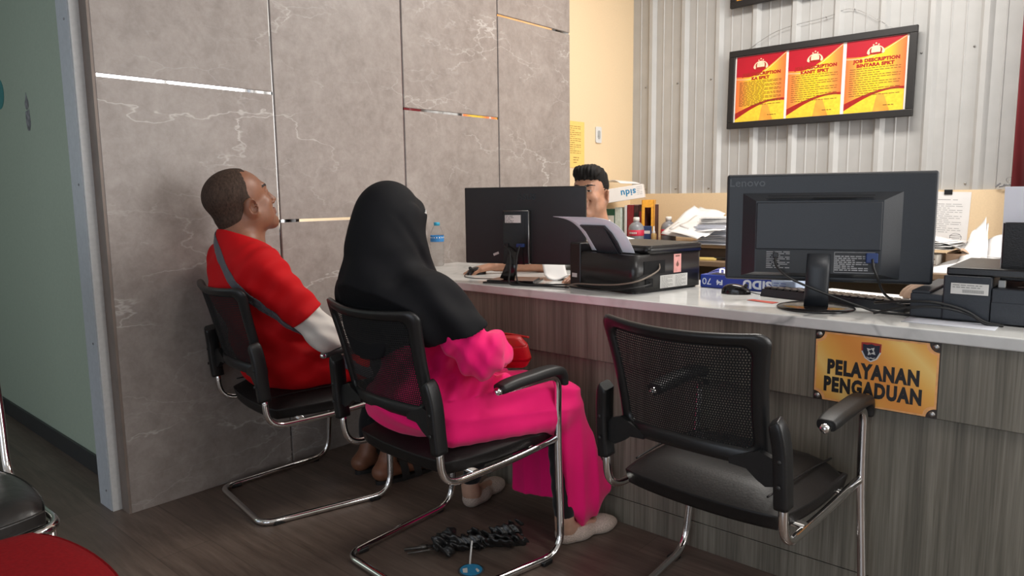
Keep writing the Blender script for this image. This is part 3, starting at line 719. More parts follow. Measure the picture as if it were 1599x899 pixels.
def hij(d, x, y, z):
    w = np.clip((1.20-z)*3, 0, 1); w2 = np.clip((1.06-z)*8, 0, 1); w3 = np.clip((1.17-z)*12, 0, 1)*np.clip((z-.93)*12, 0, 1)*np.clip((np.abs(x)-.03)*40, 0, 1)
    d = d+fold(x, y, z, .0055, (30, 10, 14), .3, 1.0, (5, 7, 9))*w2+fold(x, y, z, .0040, (16, 46, 38), 1.2)*w+fold(x, y, z, .003, (-55, 20, 30), 2.)*w
    # soft crease running from the temple to the shoulder
    c = np.abs((y+.40)*.80+(z-1.04)*.55+.02*np.sin(12*x)); d = d+.006*np.exp(-(c/.014)**2)*w3
    d = np.maximum(d, (-.535-.75*np.maximum(0, z-.885)-.03*(1-(x/.2)**2)-y)*.9)
    hem = .792+.36*np.maximum(y+.44, 0)+.5*np.minimum(y+.44, 0)+.006*np.sin(26*x+14*y)
    return np.maximum(d, (hem-z)*.92)
v.every(hij).build('hijab', M['hijab'], woman)
# a tiny pale emblem on the brim above the temple
em = MB(); e0 = hd.p((.087, .058, .045)); ef = frame(e0, hd.H @ V3(-.35, .93, 0), (0, .1, 1))
em.prism([(-.007, -.003), (.007, -.006), (.001, .005)], .004, .0065, ef).prism([(-.004, .004), (.001, .007), (.004, .004), (.001, .005)], .004, .0065, ef)
em.build('brim_emblem', M['uniform'], woman)
# dress
v = Vol((-.42, -.66, .02), (.46, .40, 1.0), .0048)
for p in torso: v.put(grow(p, .012), .05)
v.put(ell((0, -.35, .56), (.212, .175, .105)), .05)
for s, (sh, el, wr) in arm.items():
    v.put(rc(sh, el, .062, .064), .03); cu = tuple(el[i]+(wr[i]-el[i])*.66 for i in range(3)); v.put(rc(el, cu, .066, .063), .03); v.put(rc(cu, tuple(el[i]+(wr[i]-el[i])*.86 for i in range(3)), .050, .030), .03)
for s, (hp, kn, an, he, to) in legs.items(): v.put(rc((hp[0]*1.1, hp[1], hp[2]), kn, .100, .076), .05)
v.put(rc((.195, -.40, .500), (.222, .03, .455), .040, .040), .05); v.put(rc((-.195, -.40, .500), (-.20, .03, .465), .035, .035), .05); v.put(rc((0, -.25, .54), (.0, .10, .50), .08, .07), .06)
v.put(rc((.225, .075, .455), (.262, .125, .13), .058, .060, flat=(1, -.12, 0), ratio=.42), .03); v.put(rc((.190, .110, .470), (.245, .188, .170), .070, .082, flat=(1, -.12, 0), ratio=.62), .03); v.put(rc((.240, .182, .19), (.237, .148, .052), .080, .036, flat=(1, -.12, 0), ratio=.55), .03)
v.put(rbox((.008, .162, .30), (.112, .021, .235), .018, rotz_(R(6))), .03)
def skirt(d, x, y, z):
    sw = np.clip((.50-z)*4, 0, 1); lap = np.clip((.62-z)*8, 0, 1)
    d = d+ridge(x, y, z, .0045, (70, 90, 4), .5, .5, (6, 5, 2))*sw+ridge(x, y, z, .006, (14, 22, 95), .8, 1.2, (7, 5, 3))*lap*(1-sw)*np.clip((z-.47)*20, 0, 1)+fold(x, y, z, .006, (62, 54, -40), 1.7)*(z > .6)+fold(x, y, z, .0025, (90, 70, 80), .2)*(z > .66)
    d = np.maximum(d, (-.500-.02*(1-(x/.2)**2)-y)*.9*(z > .58)+(z <= .58)*-1.)
    hem = np.where(x > .13, .030+.55*np.maximum(y-.13, 0), .066+.14*(x+.1))
    return np.maximum(d, (hem-z)*.9)
v.every(skirt).build('dress', M['pink'], woman)
# leggings and flat woven shoes
for s, (hp, kn, an, he, to) in legs.items():
    v = Vol((s*.20-.13, -.08, .07), (s*.20+.13, .22, .54), .005); v.put(rc(kn, an, .054, .035), .02)
    v.every(lambda d, x, y, z: np.maximum(d+fold(x, y, z, .0015, (30, 30, 120), 0), .098-z)).build('legging', M['legging'], woman)
for s, (hp, kn, an, he, to) in legs.items():
    v = Vol((s*.26-.13, -.02, -.002), (s*.26+.13, .36, .12), .0035)
    dx, dy = to[0]-he[0], to[1]-he[1]; L_ = math.hypot(dx, dy); ux, uy = dx/L_, dy/L_; pt = lambda t, z, w=0: (he[0]+ux*t+uy*w, he[1]+uy*t-ux*w, z)
    v.put(rc(pt(-.002, .030), pt(.06, .028), .037, .036, flat=(0, 0, 1), ratio=1.), .02); v.put(rc(pt(.06, .022), pt(.17, .024), .036, .037, flat=(0, 0, 1), ratio=.66), .03); v.put(rc(pt(.16, .018), pt(.208, .016), .034, .020, flat=(0, 0, 1), ratio=.72), .03)
    v.put(ell(pt(.055, .082), (.034, .072, .044), rotz_(math.atan2(-ux, uy))), .006, 'sub')
    v.every(lambda d, x, y, z: np.maximum(d, .001-z)).build('shoe', [M['shoe'], M['sole']], woman, lambda P: (P[:, 2] < .011).astype(int))

# ---- the man behind the counter (facing the customers)
offpos = (-2.035, 2.945, 0); offa = R(190)
off = thing('person', 'short-haired man smiling behind the left monitor with one hand on the mouse', 'person', offpos, offa)
_ci, _si = math.cos(-offa), math.sin(-offa)
def WL(x, y, z): dx, dy = x-offpos[0], y-offpos[1]; return (dx*_ci-dy*_si, dx*_si+dy*_ci, z)
hd = Head((.026, .02, 1.203), rotz_(R(2)) @ rotx(R(3)), 1.03)
v = Vol((-.46, -.34, -.005), (.46, .74, 1.34), .004)
torso = [ell((0, -.03, .585), (.16, .125, .11)), ell((0, -.02, .70), (.15, .115, .15)), ell((0, -.01, .855), (.165, .12, .145)), rc((-.14, -.015, .925), (.14, -.015, .925), .060)]
for p in torso: v.put(p, .05)
v.put(rc((0, -.02, .99), (.02, .005, 1.10), .066, .058), .04); hd.add(v, .0045, 1., 1.02); v.put(rc(hd.p((0, -.02, -.05)), (.01, -.005, 1.04), .058, .064), .03)
wr_r = WL(-2.268, 2.452, .873); wr_l = WL(-1.770, 2.475, .862)
arm = {1: ((.185, -.01, .945), (.215, .27, .875), wr_r), -1: ((-.185, -.01, .945), (-.235, .255, .885), wr_l)}
arm = {1: ((.172, -.01, .908), (.135, .285, .876), wr_r), -1: ((-.172, -.01, .908), (-.245, .235, .885), wr_l)}
def wdir(x, y, z): return (x*_ci-y*_si, x*_si+y*_ci, z)
for s, (sh, el, wr) in arm.items(): v.put(rc(sh, el, .054, .042), .03); v.put(rc(el, wr, .040, .027), .02)
hand(v, wr_r, wdir(-.55, -.80, -.12), wdir(.02, -.05, 1), -1, (.22, .26, .30, .36), 1.03, .25, 1.4)
hand(v, wr_l, wdir(.12, -.95, -.05), wdir(0, 0, 1), 1, (.12, .15, .18, .2), 1.0)
for s in (1, -1):
    v.put(rc((s*.09, -.02, .545), (s*.12, .42, .52), .082, .060), .04); v.put(rc((s*.12, .42, .52), (s*.12, .40, .09), .056, .036), .03); v.put(rc((s*.12, .39, .045), (s*.13, .60, .032), .037, .026), .03)
v.put(rbox((0, .2, -.03), (.6, .6, .034), .002), .004, 'sub')
v.build('body', [M['skin_o'], M['eye'], M['iris'], M['lip_o'], M['brow']], off, lambda P: hd.face_map(P, brow_z=.031, lid=.0115))
v = Vol((-.14, -.16, 1.10), (.16, .18, 1.39), .0026)
v.put(hd.ell((0, -.018, .042), (.0780, .1015, .086)), .02); v.put(hd.ell((0, .018, .016), (.0682, .0740, .084)), .02); v.put(hd.ell((0, .010, .092), (.066, .084, .046)), .03); v.put(hd.rc((-.036, .070, .098), (.036, .066, .100), .026), .025); v.put(hd.rc((0, -.045, -.03), (0, -.05, -.065), .058, .048), .03)
def region(d, x, y, z, h=hd):
    q = [(sum(h.H[j, i]*((x, y, z)[j]-h.o[j]) for j in range(3)))/h.k for i in range(3)]
    top = np.clip((q[2]-.045)*40, 0, 1)
    d = d+top*(.0022*np.sin(q[0]*170+60*q[1]+3*np.sin(q[1]*50))*np.sin(q[1]*110+q[2]*90+1+30*q[0])+.0014*np.sin(q[0]*360+80*q[1]))+(1-top)*.0005*np.sin(q[2]*600)
    fx = np.abs(q[0])
    edge = .0025*np.sin(q[0]*210)+.0018*np.sin(q[0]*430+1)
    front = np.where(q[2] > .060+edge, q[1]-.125, q[1]-.024-.35*(q[2]-.03))
    low = -.058-q[2]; side = np.where(q[1] > -.014, np.where(q[1] > .012, .018-q[2], -.012-q[2]), -1)
    return np.maximum(np.maximum(d, front*.8), np.maximum(low, side)*.8)
v.every(region).build('hair', M['hair_black'], off)
v = Vol((-.34, -.30, .44), (.34, .34, 1.12), .0055)
for p in torso: v.put(grow(p, .012), .05)
v.put(rc((0, -.02, 1.0), (0, -.008, 1.058), .076, .070), .04)
for s, (sh, el, wr) in arm.items(): v.put(rc(sh, tuple(sh[i]+(el[i]-sh[i])*.8 for i in range(3)), .070, .060), .03)
v.every(lambda d, x, y, z: np.maximum(np.maximum(d+fold(x, y, z, .004, (30, 30, 40)), (z+.35*(y+.01)-1.058)*.9), .474-z)).build('shirt', M['uniform'], off)
v = Vol((-.30, -.20, .06), (.30, .60, .66), .006)
for s in (1, -1): v.put(rc((s*.09, -.02, .545), (s*.12, .42, .52), .092, .070), .04); v.put(rc((s*.12, .42, .52), (s*.12, .40, .11), .066, .052), .03)
v.build('trousers', M['trouser'], off)
# ---------------------------------------------------------------- things on the counter
ZT_ = .8372
M['mon_black'] = plain('monitor_black_plastic', (.009, .008, .008), .42, bumpy=.06, bscale=350); M['mon_slate'] = plain('monitor_slate_plastic', (.017, .020, .025), .40, bumpy=.06, bscale=350)
M['screen'] = plain('dark_screen', (.02, .02, .025), .12); M['gloss_black'] = plain('glossy_black_plastic', (.012, .011, .011), .16)
M['printer'] = plain('printer_black_plastic', (.009, .008, .008), .30, bumpy=.1, bscale=260); M['printer2'] = plain('printer_slate_plastic', (.017, .021, .028), .42, bumpy=.1, bscale=260)
M['paper'] = plain('white_paper', (.78, .77, .76), .8, vary=.02, bscale=20); M['paper_blue'] = plain('cool_white_paper', (.66, .69, .80), .75, vary=.02, bscale=20)
def mk_thin_paper(name, c):
    t = NT(name); n = t.noise(t.coord(), 20, 3); t.color(t.ramp(n, [(.3, tuple(q*.97 for q in c)), (.7, c)])); t.set(Roughness=.75)
    tr = t.add('ShaderNodeBsdfTranslucent'); tr.inputs['Color'].default_value = (*c, 1); mx = t.add('ShaderNodeMixShader'); mx.inputs[0].default_value = .35
    t.link(t.b.outputs[0], mx.inputs[1]); t.link(tr.outputs[0], mx.inputs[2]); t.link(mx.outputs[0], t.n['Material Output'].inputs['Surface']); return t.m
M['paper_blue'] = mk_thin_paper('cool_white_thin_paper', (.82, .835, .89))
M['paper_warm'] = plain('warm_white_paper', (.80, .75, .70), .8, vary=.03, bscale=14); M['ink'] = plain('printed_ink', (.10, .10, .11), .8); M['ink_grey'] = plain('grey_print', (.34, .34, .35), .8)
M['sticker'] = plain('white_sticker', (.66, .65, .62), .5, vary=.02); M['vga_blue'] = plain('blue_plug', (.012, .035, .14), .4); M['pink_sticker'] = plain('pink_sticker', (.80, .36, .33), .5)
M['cable'] = plain('black_cable', (.010, .010, .010), .45); M['cable_brown'] = plain('brown_grey_cable', (.20, .155, .12), .45); M['label_text'] = plain('grey_label_print', (.25, .25, .24), .6)
M['ream_blue'] = plain('blue_ream_wrapper', (.014, .045, .33), .35, vary=.05); M['ream_pale'] = plain('pale_blue_wrapper', (.50, .60, .78), .4); M['ream_text'] = plain('white_print', (.72, .76, .84), .5)
def cable(name, pts, r, mat, parent=None, n=8):
    m = MB(); m.sweep(spline(pts, n), circ(r, 8)); return m.build(name, mat, parent)
def bars(mb, F, w, rows, x0=0, fill=.92, h=.0022, gap_=.0045, z=.0003, y0=0, word=.012):
    """rows of small print: one short bar per word"""
    for i in range(rows):
        x = x0; end = x0+w*(fill if (i+1) % 3 else fill*.6)
        while x < end:
            L = min(word*(.5+rng.random()), end-x)
            if L < .002: break
            y = y0-i*gap_; mb.raw([F @ Vector((a, b, z)) for a, b in ((x, y), (x+L, y), (x+L, y-h), (x, y-h))], [[0, 1, 2, 3]]); x += L+word*.22
# left monitor: flat back, raised spine with ports, slanted neck and plate foot
m1 = thing('computer_monitor', 'flat black computer monitor seen from behind, on a plate foot left of the printers', 'monitor', (-1.965, 2.255, ZT_), R(21))
a = MB(); a.box((.030, .015, .237), (.535, .018, .322), None, .005, 2); hs = a.build('housing', M['mon_black'], m1)
a = MB(); a.box((.030, .0255, .237), (.515, .004, .300)); a.build('screen', M['screen'], m1)
a = MB(); a.box((.005, -.004, .190), (.118, .034, .225), None, .006, 3); a.span((-.052, -.0225, .077), (.045, -.021, .285), .0005); sp = a.build('port_spine', M['gloss_black'], m1)
a = MB(); a.sweep([(.062, -.0215, .08), (.062, -.0215, .298)], rrect(.004, .003, .001, 1)); a.sweep([(-.05, -.0215, .2995), (.060, -.0215, .2995)], rrect(.003, .003, .001, 1)); a.build('chrome_edge', M['screw'], sp)
a = MB(); a.span((-.042, -.0235, .250), (.028, -.0226, .282)); a.build('rating_label', M['sticker'], sp)
a = MB(); F = frame((-.040, -.0236, .279), (1, 0, 0), (0, 0, 1)); bars(a, F, .04, 5, gap_=.006, h=.003); a.build('label_print', M['label_text'], sp)
a = MB(); a.box((-.095, .0055, .118), (.026, .001, .010), Matrix.Rotation(R(-22), 3, 'Y')); a.build('sticker', M['sticker'], hs)
a = MB(); F = frame((.045, .0057, .355), (1, 0, 0), (0, 0, 1)); a.text('ASUS', .034, F, .0006, .001); a.build('embossed_lettering', M['gloss_black'], hs)
a = MB(); a.span((.012, -.040, .150), (.044, -.020, .164), .002); a.build('video_plug', M['vga_blue'], m1)
a = MB(); a.span((-.050, -.036, .150), (-.028, -.020, .164), .002); a.build('power_plug', M['blk_plastic'], m1)
a = MB(); a.sweep([(-.005, -.012, .14), (-.014, -.022, .075), (-.030, -.040, .012)], rrect(.050, .020, .006, 2), scale=[.9, 1, 1.25], up=(0, 1, .2)); a.build('neck', M['gloss_black'], m1)
a = MB(); a.prism([(-.125, -.075), (.105, -.075), (.085, .095), (-.105, .095)], 0, .007).prism([(-.112, -.062), (.092, -.062), (.075, .08), (-.092, .08)], .007, .0135); a.build('foot', M['gloss_black'], m1)
cable('video_cable', [(.028, -.040, .156), (.022, -.062, .10), (.030, -.085, .03), (.055, -.095, .006), (.16, -.085, .004), (.25, -.05, .004)], .0032, M['cable'], m1)
cable('power_cable', [(-.039, -.036, .156), (-.010, -.056, .13), (-.002, -.075, .06), (.005, -.105, .008), (.06, -.118, .004), (.17, -.128, .004), (.27, -.15, .004)], .0034, M['cable'], m1)
# right monitor
m2 = thing('computer_monitor', 'large slate-black computer monitor seen from behind, on a round foot above the orange sign', 'monitor', (-.752, 2.292, ZT_), R(19.5))
W2, z0, z1 = .595, .083, .420
a = MB(); a.box((.02, .012, (z0+z1)/2), (W2, .026, z1-z0), None, .009, 3); hs = a.build('housing', M['mon_slate'], m2)
a = MB(); a.box((.02, .026, (z0+z1)/2), (W2-.02, .003, z1-z0-.02)); a.build('screen', M['screen'], m2)
a = MB()
def frust(mb, x0, x1, za, zb, d0, X0, X1, Za, Zb, d1):
    vs = [(x0, d0, za), (x1, d0, za), (x1, d0, zb), (x0, d0, zb), (X0, d1, Za), (X1, d1, Za), (X1, d1, Zb), (X0, d1, Zb)]
    mb.raw(vs, [[4, 5, 6, 7], [0, 1, 5, 4], [1, 2, 6, 5], [2, 3, 7, 6], [3, 0, 4, 7], [0, 1, 2, 3]])
frust(a, -.230, .232, .096, .362, .001, -.185, .175, .112, .335, -.026); a.build('rear_bulge', M['mon_slate'], m2)
a = MB(); a.span((-.183, -.032, .185), (.172, -.024, .331), .003, 2); a.build('cover_plate', M['mon_slate'], m2)
a = MB(); a.span((-.150, -.027, .350), (.150, -.020, .3515)); a.span((-.02, -.0265, .343), (.10, -.022, .3445)); a.build('vent_slots', M['blk_mesh'], m2)
a = MB(); a.span((-.180, -.0275, .114), (.170, -.0262, .183)); rs = a.build('port_recess', M['blk_plastic'], m2)
a = MB(); F = frame((-.150, -.0279, .178), (1, 0, 0), (0, 0, 1)); bars(a, F, .075, 10, gap_=.0055, h=.0022, word=.02); F = frame((.048, -.0279, .168), (1, 0, 0), (0, 0, 1)); bars(a, F, .10, 8, gap_=.006, h=.0032, word=.012); a.build('rating_print', M['ink_grey'], rs)
a = MB(); F = frame((.046, -.0277, .178), (1, 0, 0), (0, 0, 1))
for p, q in (((0, 0), (.112, .0012)), ((0, -.062), (.112, -.0608)), ((0, -.062), (.0012, 0)), ((.1108, -.062), (.112, 0))): a.raw([F @ Vector((x, y, .0002)) for x, y in ((p[0], p[1]), (q[0], p[1]), (q[0], q[1]), (p[0], q[1]))], [[0, 1, 2, 3]])
a.build('label_border', M['ink_grey'], rs)
a = MB(); F = frame((-.215, .0002-.0012, .392), (1, 0, 0), (0, 0, 1)); a.text('Lenovo', .034, F, .0008, .0006, 1.05); a.build('embossed_lettering', M['gloss_black'], hs)
a = MB(); a.span((-.130, -.040, .158), (-.115, -.026, .176), .002); a.build('power_plug', M['blk_plastic'], m2)
a = MB(); a.span((.132, -.046, .148), (.165, -.026, .178), .003); a.build('video_plug', M['vga_blue'], m2)
a = MB(); n_ = []
a.sweep([(.0, -.036, .005), (.0, -.036, .06), (.002, -.034, .12), (.003, -.030, .172)], [(.034*math.cos(t), .012*math.sin(t)) for t in [2*PI*i/24 for i in range(24)]], scale=[1.05, 1.0, 1.0, .98], up=(0, 1, 0)); a.build('neck', M['mon_slate'], m2)
a = MB(); a.lathe([(0, .014), (.05, .0135), (.095, .010), (.112, .006), (.115, .003), (.113, 0), (0, 0)], (0, -.005, 0), 48); a.build('foot', M['gloss_black'], m2)
cable('power_cable', [(-.122, -.040, .16), (-.118, -.060, .135), (-.085, -.078, .105), (-.03, -.078, .078), (.04, -.074, .05), (.12, -.06, .02), (.17, -.06, .005), (.26, -.085, .004)], .0036, M['cable'], m2)
cable('video_cable', [(.150, -.046, .16), (.153, -.062, .135), (.165, -.058, .105), (.185, -.03, .06), (.22, -.01, .03), (.255, -.03, .014)], .0036, M['cable'], m2)
# printer by the officer: rear tray holding a curled sheet
p1 = thing('printer', 'black inkjet printer with a white sheet curling out of its rear tray', 'printer', (-1.490, 2.428, ZT_), R(-11.5))
a = MB(); o_ = rrect(.345, .385, .030, 6); a.prism(o_, .006, .142, None, True); a.prism(rrect(.325, .365, .03, 6), 0, .006); bd = a.build('body', M['printer'], p1)
a = MB(); a.prism([(x, y+.035) for x, y in rrect(.349, .322, .026, 6)], .143, .170, None, True); a.prism([(x, y+.035) for x, y in rrect(.335, .306, .024, 6)], .170, .173); a.build('scanner_lid', M['printer'], p1)
a = MB(); a.span((-.1735, -.196, 0.004), (-.112, -.10, .176), .006, 3); tk = a.build('ink_tank', M['printer'], p1)
a = MB(); a.span((-.158, -.1972, .040), (-.130, -.1958, .056)); a.build('metal_tag', M['sticker'], tk)
a = MB(); a.span((-.100, -.150, .140), (.135, -.118, .146)); a.build('feed_slot', M['blk_mesh'], p1)
sheet = [(0, .118), (-.020, .160), (-.048, .205), (-.085, .245), (-.128, .270), (-.185, .282)]
def sheet_pt(u, v, w=.228, off_=0.):
    sp_ = spline([(0, y, z) for y, z in sheet], 6); f = v*(len(sp_)-1); i = min(int(f), len(sp_)-2); q = sp_[i].lerp(sp_[i+1], f-i)
    return Vector((.012+(u-.5)*w-.034*v*v, q.y-.128+off_+.004*math.sin(u*PI)*v, q.z+off_*.7))
a = MB(); a.grid(lambda u, v: sheet_pt(u, v), 9, 25); sh_ = a.build('paper_sheet', M['paper_blue'], p1); sh_.modifiers.new('t', 'SOLIDIFY').thickness = .0012; sh_['label'] = 'white sheet curling backwards out of the tray'
def tray_pt(u, v, k): q = sheet_pt(.5, v*.66); return Vector((q.x+(u-.5)*.130-.006, q.y-.006-k, q.z-.004-k*.6))
a = MB(); vs_ = [tray_pt(u, v, k) for k in (0, .006) for v in (0, .25, .5, .75, 1) for u in (0, 1)]
fs_ = [[2*i, 2*i+1, 2*i+3, 2*i+2] for i in range(4)]+[[10+2*i, 12+2*i, 13+2*i, 11+2*i] for i in range(4)]+[[2*i, 2*i+2, 12+2*i, 10+2*i] for i in range(4)]+[[2*i+1, 11+2*i, 13+2*i, 3+2*i] for i in range(4)]+[[0, 10, 11, 1], [8, 9, 19, 18]]
a.raw(vs_, fs_)
a.raw([tray_pt(.08+.84*u, .1+.82*v, .0075) for v in (0, 1) for u in (0, 1)]+[tray_pt(.08+.84*u, .1+.82*v, .005) for v in (0, 1) for u in (0, 1)], [[0, 1, 3, 2], [0, 2, 6, 4], [1, 5, 7, 3], [2, 3, 7, 6], [0, 4, 5, 1]])
a.build('paper_support', plain('slate_grey_tray', (.050, .054, .060), .5, bumpy=.1, bscale=200), p1)
a = MB(); a.span((.1725, -.145, .070), (.1745, -.03, .118)); a.span((.1725, -.135, .022), (.1745, -.095, .052)); a.build('port_recess', M['blk_mesh'], bd)
a = MB(); a.span((.1725, .020, .066), (.1737, .062, .136)); pk = a.build('sticker', M['pink_sticker'], bd); pk['label'] = 'pink sticker with a dark ink drop'
a = MB(); F = frame((.1739, .041, .098), (0, 1, 0), (0, 0, 1)); a.prism([(.007*math.cos(t), .008*math.sin(t)-.002) for t in [2*PI*i/14 for i in range(14)]]+[], 0, .0003, F); a.prism([(-.005, .003), (.005, .003), (0, .014)], 0, .0003, F); a.prism([(-.012, .028), (.012, .028), (.012, .033), (-.012, .033)], 0, .0003, F); a.build('sticker_print', M['lip_m'], pk)
a = MB(); a.span((.1725, -.055, .012), (.1737, .10, .060)); lb = a.build('rating_label', M['sticker'], bd); lb['label'] = 'white rating label'
a = MB(); F = frame((.1739, -.050, .056), (0, 1, 0), (0, 0, 1)); bars(a, F, .07, 9, gap_=.005, h=.0018, word=.010); F = frame((.1739, .030, .056), (0, 1, 0), (0, 0, 1)); bars(a, F, .065, 9, gap_=.005, h=.0018, word=.010); a.build('label_print', M['label_text'], lb)
cable('usb_cable', [(.172, -.06, .105), (.184, -.075, .085), (.186, -.125, .066), (.180, -.185, .050), (.12, -.215, .036), (.02, -.22, .026), (-.09, -.222, .020), (-.135, -.226, .012), (-.158, -.236, .004), (-.165, -.30, .004)][:9], .0030, M['cable_brown'], p1)
cable('power_cable', [(.170, -.115, .038), (.186, -.120, .036), (.186, -.165, .030), (.165, -.203, .026), (.10, -.212, .014), (.0, -.216, .005), (-.14, -.225, .004)], .0032, M['cable'], p1)
# printer at the right edge of the counter
p2 = thing('printer', 'slate-black printer with stepped back and upright paper feeder at the right end of the counter', 'printer', (-.285, 2.462, ZT_), R(0))
a = MB(); a.span((-.200, -.185, .004), (-.118, .17, .072), .004, 2).span((-.198, -.183, .070), (-.150, .16, .080), .004, 2); a.build('ink_tank', M['printer2'], p2)
a = MB(); a.span((-.119, -.187, .004), (-.006, .18, .128), .004, 2).span((-.005, -.185, .004), (.205, .18, .098), .003, 2).span((-.005, -.187, .004), (.205, -.17, .062), .002, 2); bd = a.build('body', M['printer2'], p2)
a = MB(); a.span((-.115, -.175, .128), (.2, .18, .150), .004, 2); a.build('scanner_lid', M['printer'], p2)
a = MB(); a.span((-.100, -.1885, .078), (-.012, -.1868, .108)); lb = a.build('rating_label', M['sticker'], bd)
a = MB(); F = frame((-.096, -.1889, .104), (1, 0, 0), (0, 0, 1)); bars(a, F, .075, 2, gap_=.006, h=.002); F = frame((-.072, -.1889, .091), (1, 0, 0), (0, 0, 1))
for i in range(22): a.raw([F @ Vector((.0023*i+q, y, 0)) for q, y in ((0, 0), (.0012, 0), (.0012, -.009), (0, -.009))], [[0, 1, 2, 3]])
a.build('label_print', M['label_text'], lb)
T = Matrix.Rotation(R(6), 3, 'X')
a = MB(); a.box((.112, -.132, .195), (.215, .010, .16), T, .003).box((.150, -.124, .265), (.140, .010, .09), T, .003); a.build('paper_support', M['printer'], p2)
a = MB(); a.box((.108, -.112, .245), (.216, .0022, .250), T); sh_ = a.build('paper_sheets', M['paper_blue'], p2); sh_['label'] = 'white paper standing upright in the feeder'
a = MB(); a.span((.004, -.150, .098), (.020, -.135, .118), .002); a.build('edge_guide', M['sticker'], p2)
a = MB(); a.sweep([(.05, -.165, .104), (.12, -.165, .106), (.16, -.16, .106)], rrect(.004, .004, .001, 1)); a.build('feed_bar', M['screw'], p2)
cable('power_cable', [(-.29, -.20, .005), (-.21, -.215, .030), (-.12, -.215, .040), (-.05, -.205, .026), (-.012, -.215, .006), (.03, -.21, .004)], .0036, M['cable'], p2)
cable('usb_cable', [(-.30, -.16, .030), (-.21, -.205, .048), (-.13, -.212, .052), (-.06, -.207, .036), (-.015, -.205, .010), (.02, -.20, .004)], .0036, M['cable'], p2)
# ream of paper in its blue wrapper
rm = thing('paper_ream', 'ream of paper in a torn blue wrapper lying upside down between the printers', 'paper ream', (-1.10, 2.662, ZT_), R(1))
a = MB(); a.span((-.175, -.105, 0), (.185, .105, .047), .003, 1); a.build('paper_block', M['paper'], rm)
a = MB(); a.span((-.178, -.108, 0.0), (.100, .108, .050), .004, 2); wr = a.build('wrapper', M['ream_blue'], rm)
a = MB(); a.span((.0995, -.1068, .0005), (.188, .1068, .0485), .006, 2); a.build('wrapper_end', M['ream_pale'], rm)
a = MB(); U = Matrix.Rotation(PI, 4, 'Z'); F = frame((.048, -.1085, .025), (1, 0, 0), (0, 0, 1)) @ U; a.text('SiDU', .042, F, .0004, .0022, 1.12)
F = frame((-.098, -.1085, .024), (1, 0, 0), (0, 0, 1)) @ U; a.text('F4', .024, F, .0004, .0014); F = frame((-.150, -.1085, .026), (1, 0, 0), (0, 0, 1)) @ U; a.text('70', .036, F, .0004, .0, 1.1); a.build('lettering', M['ream_text'], wr)
a = MB(); F = frame((.108, -.1086, .036), (1, 0, 0), (0, 0, 1)); bars(a, F, .05, 3, gap_=.009, h=.002, word=.03); a.build('small_print', M['ream_blue'], wr)
a = MB(); a.grid(lambda u, v: Vector((-.155+.10*u, -.095+.09*v, .0545+.014*math.sin(PI*u)*(1-v*.4)+.010*v)), 8, 6); fl = a.build('torn_flap', M['ream_blue'], rm); fl.modifiers.new('t', 'SOLIDIFY').thickness = .001
a = MB(); F = frame((-.092, -.098, .068), (1, 0, -.35), (0, .8, .6)); a.text('U', .030, F @ Matrix.Rotation(R(200), 4, 'Z'), .0004, .0016, 1.2); a.build('flap_lettering', M['ream_text'], fl)
# mice, keyboard, papers, bottle
def mouse(loc, rz, label, tail):
    t = thing('computer_mouse', label, 'mouse', loc, rz); a = MB()
    def f(u, v):
        t_ = 2*PI*u; p = v*PI/2; r = math.cos(p)**.55; x = .030*math.cos(t_)*r*(1-.10*math.sin(t_)); y = .052*math.sin(t_)*r; return Vector((x, y, .036*math.sin(p)**.8*(1-.22*(y/.052+.3)**2)))
    a.grid(f, 28, 10, closed_u=True); a.prism([(.0300*math.cos(q), .052*math.sin(q)) for q in [2*PI*i/28 for i in range(28)]][:], 0, .0012); a.build('shell', M['gloss_black'], t)
    a = MB(); a.cyl((-.004, .034, .031), (.004, .034, .031), .007, n=12); a.build('scroll_wheel', M['blk_soft'], t)
    a = MB(); a.sweep(spline(tail, 7), circ(.0018, 6)); a.build('mouse_cable', M['cable'], t); return t
mouse((-2.318, 2.372, ZT_), R(168), 'black computer mouse under the seated officer\'s hand', [(0, .051, .008), (-.03, .085, .003), (-.09, .11, .002), (-.16, .10, .002), (-.22, .05, .002)])
mouse((-1.085, 2.452, ZT_), R(75), 'black computer mouse in front of the blue paper ream', [(0, .051, .008), (.005, .08, .003), (-.02, .12, .002), (-.06, .16, .002)]).rotation_euler.z = R(-75)
kb = thing('keyboard', 'black computer keyboard lying behind the foot of the right monitor', 'keyboard', (-.738, 2.474, ZT_), R(-11.5))
a = MB(); a.raw([(-.245, -.078, 0), (.245, -.078, 0), (.245, .078, 0), (-.245, .078, 0), (-.240, -.075, .026), (.240, -.075, .026), (.243, .077, .014), (-.243, .077, .014)], [[3, 2, 1, 0], [4, 5, 6, 7], [0, 1, 5, 4], [1, 2, 6, 5], [2, 3, 7, 6], [3, 0, 4, 7]]); a.build('case', M['mon_slate'], kb)
for r in range(5):
    for c in range(18):
        if len(kb.children) > 98: break
        x = -.225+.0258*c+(.006*r if c < 14 else 0); y = -.060+.028*r
        if x > .232: continue
        a = MB(); a.box((x, y, .0285-.0022*r), (.021, .021, .009), None, .002, 1); a.build('key', M['blk_plastic'], kb)
a = MB()
def curl(u, v): return Vector((-.075+.15*u, -.05+.10*v, .012+.055*max(0, 1-u*1.35)**1.6+.010*math.sin(v*5+u*3)*u+.004*math.sin(9*u)))
a.grid(curl, 16, 10); fp = a.build('folded_paper', M['paper']); fp.location = (-1.905, 2.445, ZT_+.0); fp.rotation_euler = (0, 0, R(-42)); fp.modifiers.new('t', 'SOLIDIFY').thickness = .004; tag(fp, 'white folded paper curling up beside the foot of the left monitor', 'paper')
